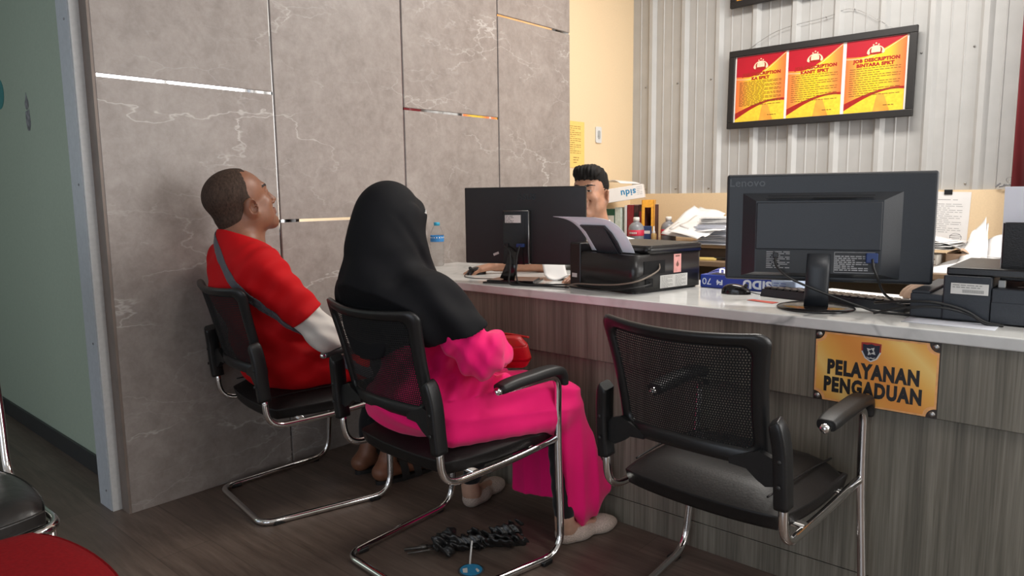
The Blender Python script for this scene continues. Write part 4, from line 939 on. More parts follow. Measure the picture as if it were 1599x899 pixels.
def flat_paper(name, c, w, h, rz, mat, label, cat='paper', lines=0, z=.0006, wav=.002, group=None):
    a = MB(); a.grid(lambda u, v: Vector(((u-.5)*w, (v-.5)*h, z+wav*(1+math.sin(5*u+3*v))*.5)), 8, 8); o = a.build(name, mat); o.location = c; o.rotation_euler = (0, 0, rz); o.modifiers.new('t', 'SOLIDIFY').thickness = .0006; tag(o, label, cat, group)
    if lines:
        b = MB(); F = frame((-w*.4, h*.4, z+wav+.0006), (1, 0, 0), (0, 1, 0)); bars(b, F, w*.8, lines, gap_=h*.8/lines, h=.003, word=.02); b.build('printed_text', M['ink_grey'], o)
    return o
flat_paper('paper_sheet', (-1.80, 2.545, ZT_), .19, .22, R(8), M['paper'], 'white printed form under the left hand of the man behind the counter', lines=14)
flat_paper('paper_sheet', (-.66, 2.665, ZT_), .42, .17, R(-9), M['paper'], 'large white sheet lying behind the black keyboard', wav=.004)
flat_paper('paper_slip', (-.935, 2.325, ZT_), .10, .035, R(-14), plain('red_paper_slip', (.45, .05, .03), .6), 'small red and white slip in front of the keyboard', wav=.001)
flat_paper('paper_sheet', (-.375, 2.235, ZT_), .22, .10, R(0), M['paper_blue'], 'thin white sheet sticking out from under the right printer', wav=.0008)
a = MB(); a.grid(lambda u, v: Vector((.10*math.cos(2*PI*u)*(math.cos(v*PI/2)+.02)*(1+.12*math.sin(7*u*2*PI)), .05*math.sin(2*PI*u)*(math.cos(v*PI/2)+.02)*(1+.12*math.cos(5*u*2*PI)), .052*math.sin(v*PI/2)*(1+.15*math.sin(9*u*2*PI))+.002)), 40, 8, closed_u=True)
rg = a.build('crumpled_paper', plain('brown_kraft_paper', (.30, .20, .14), .8, bumpy=.4, bscale=60)); rg.location = (-.50, 2.705, ZT_); tag(rg, 'crumpled brown paper behind the right printer', 'paper')
def mk_pet(name, c, rough, ior=1.3):
    t = NT(name); t.color(c); t.set(Roughness=rough, IOR=ior, **{'Transmission__Weight': 1., 'Alpha': 1.}); return t.m
M['pet'] = mk_pet('clear_pet_plastic', (.93, .96, .97), .06, 1.12); M['cap_blue'] = plain('sky_blue_cap', (.03, .35, .55), .4); M['band_blue'] = plain('blue_label_band', (.03, .20, .48), .4)
_k = 1.08
bt = thing('water_bottle', 'clear plastic water bottle with sky-blue cap on the counter by the marble wall', 'bottle', (-2.770, 2.545, ZT_))
pr_ = [(0, .002), (.028, .0), (.032, .006)]+[(.0325-.0018*(i % 2), .012+.0085*i) for i in range(14)]+[(.0325, .135), (.0325, .16), (.031, .168), (.026, .185), (.018, .205), (.0125, .214), (.0125, .222)]
a = MB(); a.lathe(pr_, n=28); bt.scale = (_k, _k, 1.0); a.build('bottle_body', M['pet'], bt)
a = MB(); a.lathe([(.0332, .128), (.0334, .130), (.0334, .158), (.0332, .160)], n=28); lbx = a.build('label_band', M['band_blue'], bt); lbx.modifiers.new('t', 'SOLIDIFY').thickness = .0004
a = MB()
for i in range(16):
    t_ = 2*PI*i/16; a.box((.0337*math.cos(t_), .0337*math.sin(t_), .150), (.001, .005, .006), t_)
a.build('label_print', M['sticker'], lbx)
a = MB(); a.lathe([(0, .229), (.013, .229), (.0145, .226), (.0145, .212), (.0125, .212)], n=24); a.build('cap', M['cap_blue'], bt)
# the sign on the counter front
def mk_gold():
    t = NT('orange_gold_sign'); v = t.coord(kind='Object'); n = t.add('ShaderNodeTexWave', Scale=1.6, Distortion=2.2, Detail=1.); n.bands_direction = 'DIAGONAL'; t.link(v, n.inputs['Vector'])
    t.color(t.ramp(n.outputs['Fac'], [(0, (.80, .31, .06)), (.45, (.90, .48, .10)), (.8, (.94, .64, .20)), (1, (.88, .44, .09))])); t.set(Roughness=.4, Metallic=.15); return t.m
sg = thing('sign', 'orange and gold sign reading PELAYANAN PENGADUAN screwed to the counter front', 'sign', (-.529, 2.1135, .700))
def notch(w, h, r):
    o = []
    for cx_, cy_, a0 in ((w/2, h/2, 180), (-w/2, h/2, 270), (-w/2, -h/2, 0), (w/2, -h/2, 90)):
        s_ = [(cx_+r*math.cos(R(a0+90*(1-i/6))), cy_+r*math.sin(R(a0+90*(1-i/6)))) for i in range(7)]; o += s_ if cx_*cy_ < 0 or True else s_
    return o
F = frame((0, 0, 0), (1, 0, 0), (0, 0, 1)); SW, SH = .318, .204
a = MB(); a.prism([(-SW/2, -SH/2), (SW/2, -SH/2), (SW/2, SH/2), (-SW/2, SH/2)], 0, .004, F); a.build('backing_plate', plain('dark_brown_plate', (.03, .02, .015), .4), sg)
g = notch(SW-.004, SH-.004, .024); a = MB(); a.prism(g, .004, .0048, F); a.build('border', plain('pale_orange_edge', (.85, .42, .16), .4), sg)
a = MB(); a.prism(notch(SW-.014, SH-.014, .026), .0048, .0054, F); a.build('face', mk_gold(), sg)
a = MB(); a.text('PELAYANAN', .056, F @ Matrix.Translation((-.004, -.002, .0056)), .0003, .0032, fit=.236); a.text('PENGADUAN', .056, F @ Matrix.Translation((-.004, -.053, .0056)), .0003, .0032, fit=.252)
M['sign_ink'] = plain('black_lettering', (.012, .011, .012), .5); a.build('lettering', M['sign_ink'], sg)
shd = lambda k: [(x*k, y*k) for x, y in [(-.026, .026), (-.012, .024), (0, .028), (.012, .024), (.026, .026), (.025, .0), (.016, -.018), (0, -.028), (-.016, -.018), (-.025, .0)]]
E_ = F @ Matrix.Translation((-.008, .056, 0)); a = MB(); a.prism(shd(1.0), .0054, .0060, E_); sb_ = a.build('shield', M['sticker'], sg)
a = MB(); a.prism([(x, y) for x, y in [(-.026, .026), (0, .028), (.026, .026), (.025, .002), (-.025, .002)]], .006, .0062, E_); a.build('shield_top', plain('red_enamel', (.35, .03, .02), .4), sb_)
a = MB(); a.prism(shd(.84), .0062, .0066, E_); a.build('shield_field', plain('navy_enamel', (.012, .014, .03), .4), sb_)
a = MB()
for i in range(4): a.prism([(.004, .004), (.0075, .0), (.0115, .008), (.006, .0075)], .0066, .0069, E_ @ Matrix.Translation((0, .003, 0)) @ Matrix.Rotation(R(90*i+20), 4, 'Z'))
for i in range(4): a.prism([(-.0075, .0065), (.0075, .0065), (.0065, .0045), (-.0065, .0045)], .0066, .0069, E_ @ Matrix.Translation((0, .003, 0)) @ Matrix.Rotation(R(90*i+35), 4, 'Z'))
a.prism([(-.012, -.013), (-.004, -.016), (0, -.014), (.004, -.016), (.012, -.013), (.006, -.018), (0, -.017), (-.006, -.018)], .0066, .0069, E_); a.build('shield_emblem', M['sticker'], sb_)
for x in (-1, 1):
    for y in (-1, 1):
        a = MB(); a.lathe([(0, .0055), (.004, .0052), (.0075, .0035), (.0085, 0)], F @ Vector((x*(SW/2-.011), y*(SH/2-.011), .004)), 18, rot=Matrix.Rotation(R(90), 3, 'X')); a.build('screw_cap', M['screw'], sg)
# ---------------------------------------------------------------- behind the counter
dk = thing('office_desk', 'long brown laminate desk along the corrugated wall', 'desk', (0, 3.9, 0))
MB().span((-2.88, 0, .770), (.6, .725, .800), .002).build('desktop', M['desk'], dk)
MB().span((-2.86, .02, .02), (.58, .036, .62)).build('under_desk_shade', M['blk_soft'], dk)  # black sheet standing in for the shade in the openings under the desktop
for x in (-2.86, -1.7, -.55, .56): MB().span((x, .03, 0), (x+.02, .70, .770)).build('side_panel', M['desk'], dk)
sf = thing('desk_shelf', 'low dark brown riser shelf standing on the left half of the desk', 'shelf', (-2.36, 4.33, .800))
MB().span((-.50, -.27, .066), (.56, .28, .084), .001).build('shelf_board', M['desk'], sf)
MB().span((-.50, -.24, 0), (.56, -.225, .066)).build('shelf_front', plain('dark_brown_panel', (.05, .03, .02), .5), sf)
MB().span((-.50, -.22, 0), (-.485, .28, .066)).build('shelf_side', M['desk'], sf); MB().span((.545, -.22, 0), (.56, .28, .066)).build('shelf_side', M['desk'], sf)
ZS = .8845
def book(x, w, h, d, mat, label, y=4.16, tilt=0, name='book', cat='book', extra=None):
    t = thing(name, label, cat, (x, y, ZS), 0); t.rotation_euler = (0, R(tilt), 0)
    a = MB(); a.span((-w/2, 0, 0), (w/2, d, h), .002, 2); c = a.build('cover', mat, t)
    a = MB(); a.span((-w/2+.003, .004, .003), (w/2-.003, d+.001, h+.0005)); a.build('pages', M['paper'], t)
    if extra: a = MB(); a.span((-w/2+.004, -.0012, extra[0]), (w/2-.004, .001, extra[1])); a.build('spine_label', extra[2], t)
    return t
gr = plain('green_binder', (.0, .085, .05), .45); rd = plain('dark_red_cover', (.26, .018, .025), .5, vary=.25, bscale=30); db = plain('dark_maroon_cover', (.06, .018, .018), .5, vary=.4, bscale=40); wg = plain('white_green_cover', (.62, .70, .64), .5)
book(-2.770, .085, .215, .25, gr, 'green lever-arch binder with white spine label beside the officer\'s head', name='binder', cat='binder', extra=(.05, .17, M['sticker']))
book(-2.700, .05, .225, .20, wg, 'white and green packet between the green binder and the red books')
book(-2.640, .018, .238, .20, M['paper'], 'thin white book left of the red books')
book(-2.602, .050, .243, .20, rd, 'thick red book on the back shelf')
book(-2.556, .034, .241, .20, db, 'dark maroon book right of the thick red one', extra=(.02, .19, M['blk_soft']))
book(-2.517, .036, .243, .20, db, 'dark speckled book leaning beside the yellow file', extra=(.05, .2, rd))
yf = thing('magazine_file', 'open yellow-orange magazine file at the end of the book row', 'file', (-2.470, 4.165, ZS), R(27))
yl = plain('yellow_plastic_file', (.80, .36, .03), .4); a = MB()
a.span((-.040, 0, 0), (-.034, .24, .275), .001).span((.034, 0, 0), (.040, .24, .275), .001).span((-.04, .234, 0), (.04, .24, .275), .001).span((-.04, 0, 0), (.04, .24, .006)).span((-.04, 0, .006), (.04, .006, .10)).span((-.04, 0, .225), (.04, .006, .275), .001).span((-.04, 0, .10), (-.020, .006, .225)).span((.022, 0, .10), (.04, .006, .225)); a.build('case', yl, yf)
lid = thing('box_lid', 'white box lid with blue lettering lying across the tops of the books', 'box', (-2.712, 4.215, 1.150), R(28)); lid.rotation_euler = (0, R(-8), R(28))
a = MB(); a.span((-.12, -.10, .002), (.165, .10, .095), .003); bx = a.build('box_body', M['paper_warm'], lid)
a = MB(); a.text('sidu', .060, frame((.065, -.1005, .052), (1, 0, 0), (0, 0, 1)) @ Matrix.Rotation(PI, 4, 'Z'), .0004, .0015, 1.); a.build('lettering', plain('teal_print', (.03, .22, .42), .5), bx)
a = MB(); F = frame((.122, -.1006, .080), (1, 0, 0), (0, 0, 1)); bars(a, F, .04, 5, gap_=.012, h=.002, word=.02); a.build('small_print', M['ink_grey'], bx)
a = MB(); a.grid(lambda u, v: Vector((-.11+.19*u, -.08+.16*v, .004+.030*math.sin(PI*u*.9)*(1-.4*v)+.02*(1-u)**3)), 12, 8); pp_ = a.build('paper_sheet', M['paper']); pp_.location = (-2.715, 4.25, 1.262); pp_.rotation_euler = (0, 0, R(-25)); pp_.modifiers.new('t', 'SOLIDIFY').thickness = .003; tag(pp_, 'loose white paper bulging on top of the white box lid', 'paper')
gy = plain('grey_bottle', (.22, .22, .235), .35); rl = plain('red_bottle_label', (.60, .03, .07), .45)
def grey_bottle(x, y, label, hk=1.):
    t = thing('grey_bottle', label, 'bottle', (x, y, ZS), 0, 'grey ink bottles on the back shelf'); a = MB()
    a.lathe([(0, .0), (.047, 0), (.050, .006), (.050, .092), (.044, .112), (.028, .128), (.019, .132), (.019, .140)], n=26); a.build('bottle_body', gy, t)
    a = MB(); a.lathe([(.0506, .045), (.0512, .046), (.0512, .082), (.0506, .083)], n=26); l = a.build('bottle_label', rl, t); l.modifiers.new('t', 'SOLIDIFY').thickness = .0004
    a = MB()
    for i in range(5): a.box((.0516*math.cos(R(-112+13*i)), .0516*math.sin(R(-112+13*i)), .064), (.001, .007, .012), R(-112+13*i))
    a.build('label_print', M['sticker'], l)
    a = MB(); a.lathe([(0, .165), (.017, .165), (.020, .162), (.020, .138), (.018, .138)], n=22); a.build('cap', M['paper_warm'], t); return t
grey_bottle(-2.480, 4.040, 'grey bottle with red label and white cap in front of the book row'); grey_bottle(-2.345, 4.22, 'grey bottle with red label and white cap beside the big paper pile')
gl = thing('glue_bottle', 'small amber glue bottle with a white nozzle between the two grey bottles', 'bottle', (-2.385, 4.10, ZS)); a = MB(); a.lathe([(0, 0), (.017, 0), (.018, .003), (.018, .055), (.010, .062)], n=18); a.build('bottle_body', plain('amber_glue', (.35, .22, .08), .35), gl)
a = MB(); a.lathe([(.010, .060), (.011, .068), (.006, .08), (.004, .105), (0, .108)], n=16); a.build('nozzle', M['sticker'], gl)
nb = thing('tape_box', 'small navy blue box with white print below the yellow file', 'box', (-2.452, 4.118, ZS), R(27)); a = MB(); a.span((-.036, -.014, 0), (.036, .014, .105), .003); b_ = a.build('box_body', plain('navy_box', (.02, .045, .13), .45), nb); a = MB(); a.text('Tape', .034, frame((.0, -.0305, .07), (1, 0, 0), (0, 0, 1)), .0003, .0006) if False else a.span((-.026, -.0148, .055), (.026, -.014, .075)); a.build('box_print', M['sticker'], b_)
# the big pile of papers
pl = thing('paper_pile', 'big untidy pile of white papers sliding off the riser shelf', 'papers', (-1.975, 4.20, ZS))
a = MB(); zc = 0
for i in range(34):
    th = .0030+.0012*rng.random(); a.box((.015+.012*rng.normal(), .01+.012*rng.normal(), zc+th/2), (.215+.012*rng.normal(), .30, th*.82), R(2+3*rng.normal())); zc += th
a.build('stack', M['paper_blue'], pl)
def patch(name, root, A, B, C_, D, bulge=.012, n=12, seed=0, mat='paper'):
    """a loose sheet spanned by four corners given in the room, gently buckled"""
    A, B, C_, D = map(Vector, (A, B, C_, D)); nr = (B-A).cross(D-A).normalized(); o_ = Vector(root.location)
    f = lambda u, v: (A.lerp(B, u)).lerp(D.lerp(C_, u), v)+nr*(bulge*math.sin(PI*u)*math.sin(PI*v)*.6+.005*math.sin(7*u+3*v+seed)*v+.004*math.sin(11*v-4*u+seed))-o_
    a = MB(); a.grid(f, n, n); o = a.build(name, M[mat], root); o.modifiers.new('t', 'SOLIDIFY').thickness = .0016; return o
for i, q in enumerate([((-2.31, 4.06, .946), (-2.06, 3.98, .930), (-2.07, 4.30, 1.052), (-2.235, 4.36, 1.122)), ((-2.20, 4.10, .996), (-1.960, 3.97, .942), (-1.895, 4.22, 1.022), (-2.150, 4.38, 1.100)), ((-2.24, 4.02, .966), (-2.00, 3.95, .928), (-1.915, 4.06, .990), (-2.17, 4.30, 1.058)),
                       ((-2.10, 4.03, .966), (-1.880, 4.0, .975), (-1.845, 4.13, 1.008), (-2.06, 4.36, 1.078)), ((-2.27, 4.09, .975), (-2.05, 4.03, .950), (-2.00, 4.33, 1.070), (-2.20, 4.38, 1.115))]): patch('loose_sheet', pl, *q, seed=i*1.7)
a = MB(); zc = .125
for i in range(10): a.box((.02+.014*rng.normal(), .03+.012*rng.normal(), zc), (.20, .25, .0032), R(6*rng.normal())); zc += .0045
a.build('upper_stack', M['paper'], pl)
a = MB(); a.span((-.06, -.045, 0), (.06, .045, .012), .002); yp = a.build('note_pad', plain('yellow_note_pad', (.62, .45, .14), .6)); yp.location = (-1.955, 3.99, .8005); yp.rotation_euler = (0, 0, R(10)); tag(yp, 'yellow note pad on the desk edge below the paper pile', 'note pad')
ca = thing('calculator', 'small black device lying on the desk edge right of the yellow pad', 'device', (-1.855, 4.02, .8005), R(-5)); a = MB(); a.span((-.055, -.03, 0), (.035, .03, .018), .004); a.build('body', M['gloss_black'], ca); a = MB(); a.span((.036, -.026, 0), (.07, .026, .026), .003); a.build('end_block', M['sticker'], ca)
# right-hand heap by the standing notice
hp = thing('cardboard_carton', 'tan kraft carton under the papers at the right of the desk', 'box', (-.70, 4.20, .800), R(-7)); a = MB(); a.span((-.015, -.10, 0), (.095, .10, .085), .006); a.build('box_body', plain('tan_kraft', (.50, .34, .23), .75, vary=.1, bscale=14), hp)
a = MB(); a.grid(lambda u, v: Vector((-.01+.100*u, -.10+.2*v, .088+.02*math.sin(PI*u))), 8, 4); f_ = a.build('lid_flap', plain('tan_kraft_flap', (.52, .36, .25), .75), hp); f_.modifiers.new('t', 'SOLIDIFY').thickness = .003
pt_ = thing('patterned_box', 'white box with a dark dotted pattern left of the tan carton', 'box', (-.80, 4.12, .800), R(-4)); a = MB(); a.span((-.10, -.08, 0), (.055, .08, .080), .003); b_ = a.build('box_body', plain('cream_board', (.56, .52, .46), .6), pt_)
a = MB()
for i in range(7):
    a.prism([(.004*math.cos(q), .004*math.sin(q)) for q in [2*PI*k/8 for k in range(8)]], 0, .0006, frame((-.09+.022*i, -.0802, .058-.006*(i % 2)), (1, 0, 0), (0, 0, 1)))
    a.prism([(0, 0), (.02, .004), (.02, .007), (0, .003)], 0, .0006, frame((-.095+.021*i, -.0802, .028+.003*(i % 3)), (1, 0, 0), (0, 0, 1)))
a.build('dot_pattern', M['lip_m'], b_)
p3 = thing('paper_pile', 'loose white papers heaped on the patterned box and tan carton', 'papers', (-.80, 4.16, .904)); a = MB(); zc = 0
for i in range(9): a.box((-.02+.015*rng.normal(), .01*rng.normal(), .004+zc), (.24, .26, .0022), R(-8+6*rng.normal())); zc += .0045
a.build('stack', M['paper'], p3)
a = MB(); a.grid(lambda u, v: Vector((-.18+.32*u, -.14+.28*v, .085-.075*u**1.2+.012*math.sin(6*v+2*u))), 14, 10); o = a.build('top_sheet', M['paper'], p3); o.modifiers.new('t', 'SOLIDIFY').thickness = .002
p4 = thing('paper_pile', 'steep white paper heap at the right end of the desk behind the printer', 'papers', (-.60, 4.10, .800))
for i, q in enumerate([((-.813, 3.94, .804), (-.547, 3.94, .808), (-.575, 4.16, .922), (-.677, 4.13, .856)), ((-.664, 3.985, .834), (-.540, 3.97, .830), (-.600, 4.34, 1.063), (-.665, 4.30, .952)), ((-.66, 4.09, .870), (-.540, 4.02, .871), (-.585, 4.32, 1.030), (-.65, 4.31, .985)), ((-.72, 3.97, .806), (-.50, 4.02, .806), (-.50, 4.30, .98), (-.62, 4.32, .94))]): patch('loose_sheet', p4, *q, seed=i*2.3)
a = MB(); zc = .001
for i in range(16): a.box((.085+.006*rng.normal(), .13+.012*rng.normal(), zc+.002), (.15-.004*i, .26-.004*i, .004), R(4*rng.normal())); zc += .0048
a.build('stack', M['paper'], p4)
flat_paper('paper_sheet', (-.78, 4.015, .801), .22, .13, R(-3), M['paper'], 'white sheet lying on the front edge of the desk under the right heap', wav=.004)
# ---------------------------------------------------------------- things on the walls
fr1 = thing('framed_poster', 'long black frame with three red and yellow duty posters, hanging tilted on the corrugated wall', 'poster')
FB = frame((-1.573, YB-.052, 1.868), (1, 0, -.004), (0, .03, 1)); fr1.matrix_world = FB.copy(); FW, FH = 1.105, .500
a = MB()
for lo, hi in (((-FW/2, FH/2-.040), (FW/2, FH/2)), ((-FW/2, -FH/2), (FW/2, -FH/2+.040)), ((-FW/2, -FH/2+.04), (-FW/2+.040, FH/2-.04)), ((FW/2-.040, -FH/2+.04), (FW/2, FH/2-.04))): a.span((lo[0], lo[1], -.006), (hi[0], hi[1], .020), .003)
a.build('frame', plain('black_picture_frame', (.010, .008, .0075), .5), fr1)
a = MB(); a.span((-FW/2+.03, -FH/2+.03, -.004), (FW/2-.03, FH/2-.03, .004)); a.build('mount', M['paper_warm'], fr1)
def mk_post():
    t = NT('yellow_orange_poster'); v = t.coord(kind='Object'); s = t.add('ShaderNodeSeparateXYZ'); t.link(v, s.inputs[0])
    c = t.ramp(t.math('ADD', t.math('MULTIPLY', t.math('ABSOLUTE', s.outputs[0]), 6.2), 0.), [(0, (.92, .60, .02)), (.45, (.92, .52, .03)), (.75, (.86, .26, .05)), (1, (.82, .16, .04))]); t.color(c); t.set(Roughness=.35); return t.m
M['poster'] = mk_post(); M['post_red'] = plain('poster_red', (.44, .007, .02), .35, vary=.06, bscale=8); M['post_dk'] = plain('poster_dark_red', (.36, .015, .01), .35); M['post_or'] = plain('poster_orange', (.86, .36, .05), .35, vary=.2, bscale=9); M['post_lt'] = plain('poster_pale', (.90, .62, .42), .4); M['post_ink'] = plain('poster_ink', (.16, .08, .01), .5); M['post_yel'] = plain('poster_yellow', (.92, .58, .04), .35)
PW, PH = .322, .416
for i, (px, l2) in enumerate(((-.341, 'KA SPKT'), (-.003, 'KANIT SPKT'), (.339, 'BINTARA SPKT'))):
    a = MB(); a.span((px-px-PW/2, -PH/2, .0042), (PW/2, PH/2, .0062)); ps = a.build('poster_sheet', M['poster'], fr1); ps.location = (px, 0, 0)
    kk = .72 if i == 2 else 1.; top = [(-PW/2, PH/2), (PW/2, PH/2)]+[(PW/2-PW*t, PH/2-.002-.135*kk*math.sin(min(1, t*1.25)*PI/2)**1.1+.03*max(0, t-.7)) for t in [k/12 for k in range(1, 13)]]
    a = MB(); a.prism(top, .0062, .0067, Matrix.Identity(4)); a.build('red_swoosh', M['post_red'], ps)
    lo_ = [(PW/2-PW*t, PH/2-.008-.145*kk*math.sin(min(1, t*1.25)*PI/2)**1.1+.03*max(0, t-.7)) for t in [k/12 for k in range(0, 13)]]; up_ = [(x, y+.003) for x, y in lo_][::-1]
    a = MB(); a.prism(lo_+up_, .0062, .0066); a.build('pale_line', M['post_lt'], ps)
    cv = [(-PW/2+PW*t, -PH/2+.02+.105*math.sin(t*PI*.58)) for t in [k/14 for k in range(15)]]; cv2 = [(-PW/2+PW*t, -PH/2+.045+.085*math.sin(.12+t*PI*.52)+.003*t) for t in [k/14 for k in range(15)]]
    a = MB(); a.prism([(x, y-.004) for x, y in cv]+cv2[::-1], .0064, .0070); a.build('lower_swoosh', M['post_dk'], ps)
    a = MB(); a.prism([(x, y-.006) for x, y in cv]+[(PW/2, -PH/2), (-PW/2, -PH/2)], .0062, .0066); a.build('lower_field', M['post_yel'], ps)
    a = MB(); a.prism([(.0, -PH/2), (.09, -PH/2), (.055, -PH/2+.10), (.02, -PH/2+.105)], .0066, .0068); a.build('lower_orange', M['post_or'], ps)
    # emblem: rounded wings around a disc, three small stars over it
    ey = PH/2-.062; a = MB(); arc = [(.048*math.cos(R(q)), -.018+.040*math.sin(R(q))) for q in range(0, 181, 15)]; a.prism(arc+[(-.040, -.026), (.040, -.026)], .0068, .0072, Matrix.Translation((.0, ey, 0))); eb = a.build('emblem', M['post_lt'], ps)
    a = MB()
    for s in (-1, 1): a.prism([(s*(.020+.014*math.cos(R(q))), -.006+.017*math.sin(R(q))) for q in range(-90, 91, 15)] + [(s*(.022+.003*math.cos(R(q))), -.006+.014*math.sin(R(q))) for q in range(90, -91, -15)], .0072, .0075, Matrix.Translation((0, ey, 0)))
    a.prism([(.036*math.cos(R(q)), -.022+.006*math.sin(R(q))) for q in range(0, 360, 20)], .0072, .0075, Matrix.Translation((0, ey, 0))); a.build('emblem_detail', M['post_dk'], eb)
    a = MB()
    for sx_, sy_ in ((-.014, .030), (0, .038), (.014, .030)): a.prism([((.0065 if k % 2 == 0 else .0028)*math.sin(2*PI*k/10), (.0065 if k % 2 == 0 else .0028)*math.cos(2*PI*k/10)) for k in range(10)], .0072, .0075, Matrix.Translation((sx_, ey+sy_-.004, 0)))
    a.build('emblem_stars', M['post_lt'], eb)
    a = MB(); a.text('JOB DESCRIPTION', .026, Matrix.Translation((.006, PH/2-.120, .0071)), .0002, .0016, 1.1); a.text(l2, .026, Matrix.Translation((.0, PH/2-.147, .0071)), .0002, .0016, 1.1); a.build('heading', M['post_dk'], ps)
    a = MB(); bars(a, Matrix.Translation((-.137, 0, .0070)), .275, 19 if i == 0 else 13, y0=.045, gap_=.0083 if i == 0 else .0128, h=.0034, word=.022, fill=1.); bars(a, Matrix.Translation((.055, 0, .0074)), .06, 1, y0=-PH/2+.035, h=.004, word=.02); a.build('small_print', M['post_ink'], ps)
a = MB(); a.sweep(spline([(-.46, FH/2-.01, -.012), (-.25, FH/2+.095, -.018), (.04, FH/2+.130, -.02), (.20, FH/2+.150, -.02), (.44, FH/2-.01, -.012)], 6), circ(.0012, 5)); a.build('hanging_wire', M['screw'], fr1)
for x, y in ((.04, .130), (.20, .150)):
    a = MB(); a.cyl((x, FH/2+y, -.03), (x, FH/2+y, -.010), .003, n=8); a.build('nail', M['screw'], fr1)
fr2 = thing('framed_poster', 'black-framed orange poster cut off by the top of the picture', 'poster'); fr2.matrix_world = frame((-1.58, YB-.05, 2.650), (1, 0, .03), (0, .02, 1)); a = MB()
for lo, hi in (((-FW/2, .21), (FW/2, .25)), ((-FW/2, -.25), (FW/2, -.21)), ((-FW/2, -.21), (-FW/2+.04, .21)), ((FW/2-.04, -.21), (FW/2, .21))): a.span((lo[0], lo[1], -.006), (hi[0], hi[1], .020), .003)
a.build('frame', plain('black_picture_frame_upper', (.010, .008, .0075), .5), fr2); a = MB(); a.span((-FW/2+.03, -.22, -.004), (FW/2-.03, .22, .005)); a.build('poster_sheet', M['post_or'], fr2)
nt = thing('notice', 'yellow printed notice stuck on the tan wall beside the marble panels', 'notice', (-2.8985, 3.955, 1.535)); F = frame((0, 0, 0), (0, 1, 0), (0, 0, 1))
a = MB(); a.prism([(-.14, -.155), (.087, -.155), (.087, .152), (-.14, .152)], 0, .0012, F); ns = a.build('sheet', plain('yellow_paper', (.86, .56, .16), .7, vary=.03), nt); a = MB(); bars(a, F @ Matrix.Translation((-.12, 0, .0014)), .18, 14, y0=.12, gap_=.0135, h=.0030, word=.03); bars(a, F @ Matrix.Translation((-.04, 0, .0014)), .07, 3, y0=-.085, gap_=.016, h=.004, word=.03); a.build('printed_text', M['post_ink'], ns)
sw = thing('wall_socket', 'small white wall socket plate high on the tan wall', 'socket', (-2.8998, 4.205, 1.612)); a = MB(); a.prism(rrect(.066, .110, .010, 4), 0, .010, F, True); a.build('plate', M['sticker'], sw); a = MB(); a.prism(rrect(.030, .058, .012, 4), .010, .0125, F); a.prism(rrect(.018, .03, .006, 3), .0125, .015, F); a.build('socket_insert', plain('grey_insert', (.38, .38, .37), .5), sw)
def wall_notice(x, z0, z1, w, label, lines, clip=True, y=YB-.0295, rz=0.):
    t = thing('notice', label, 'notice', (x, y, (z0+z1)/2)); F = frame((0, 0, 0), (1, 0, rz), (-rz, 0, 1)); h = z1-z0; a = MB(); a.prism([(-w/2, -h/2), (w/2, -h/2), (w/2, h/2), (-w/2, h/2)], 0, .0014, F); s_ = a.build('sheet', M['paper'], t)
    a = MB(); bars(a, F @ Matrix.Translation((-w*.40, 0, .0016)), w*.8, lines, y0=h*.28, gap_=h*.55/lines, h=.0026, word=.03); bars(a, F @ Matrix.Translation((-w*.25, 0, .0016)), w*.5, 1, y0=h*.36, h=.003, word=.05); a.build('printed_text', M['ink_grey'], s_)
    if clip:
        a = MB(); a.span((-.020, -.006, h/2-.016), (.020, -.0015, h/2+.012), .001); a.build('binder_clip', M['blk_plastic'], t)
        a = MB(); F2 = F @ Matrix.Translation((w*.24, -h*.33, .0017)); a.sweep([F2 @ Vector((.028*math.cos(R(q)), .024*math.sin(R(q)), 0)) for q in range(0, 360, 15)], rrect(.0025, .0006, .0002, 1), closed=True, up=(0, -1, 0)); [a.sweep([F2 @ Vector((-.03, q*.01, .0)), F2 @ Vector((.03-.01*abs(q), q*.01+.006, .0))], rrect(.003, .0006, .0002, 1), up=(0, -1, 0)) for q in (-1, 0, 1)]; a.build('stamp', M['ink_grey'], s_); s2 = s_.children[-1]
    return t
wall_notice(-.826, .885, 1.190, .212, 'white printed letter held by a black clip on the tan dado', 15, rz=-.03)
wall_notice(-.985, .90, 1.175, .13, 'white ruled form partly hidden behind the right monitor', 8, False, YB-.0288)
ky = thing('key_bunch', 'small bunch of keys hanging from the steel wall by the maroon curtain', 'keys', (-.565, YB-.045, 1.215)); a = MB()
for i in range(4): a.box((-.03+.02*i, -.004*i, .008-.006*(i % 2)), (.030, .004, .010), Matrix.Rotation(R(25*i-40), 3, 'Y'), .001)
a.build('keys', M['screw'], ky); a = MB(); a.sweep([(.02+.014*math.cos(t), -.01, .035+.014*math.sin(t)) for t in [2*PI*i/16 for i in range(16)]], circ(.0015, 6), closed=True); a.build('key_ring', M['screw'], ky)
a = MB(); a.grid(lambda u, v: Vector((-.535+1.0*u, YB-.085+.022*math.sin(u*46)+.010*math.sin(u*17+1), .9+2.1*v)), 120, 3); cu = a.build('curtain', mk_cloth('maroon_curtain', (.16, .018, .022))); cu.modifiers.new('t', 'SOLIDIFY').thickness = .004; tag(cu, 'maroon curtain hanging at the right end of the corrugated wall', 'curtain')
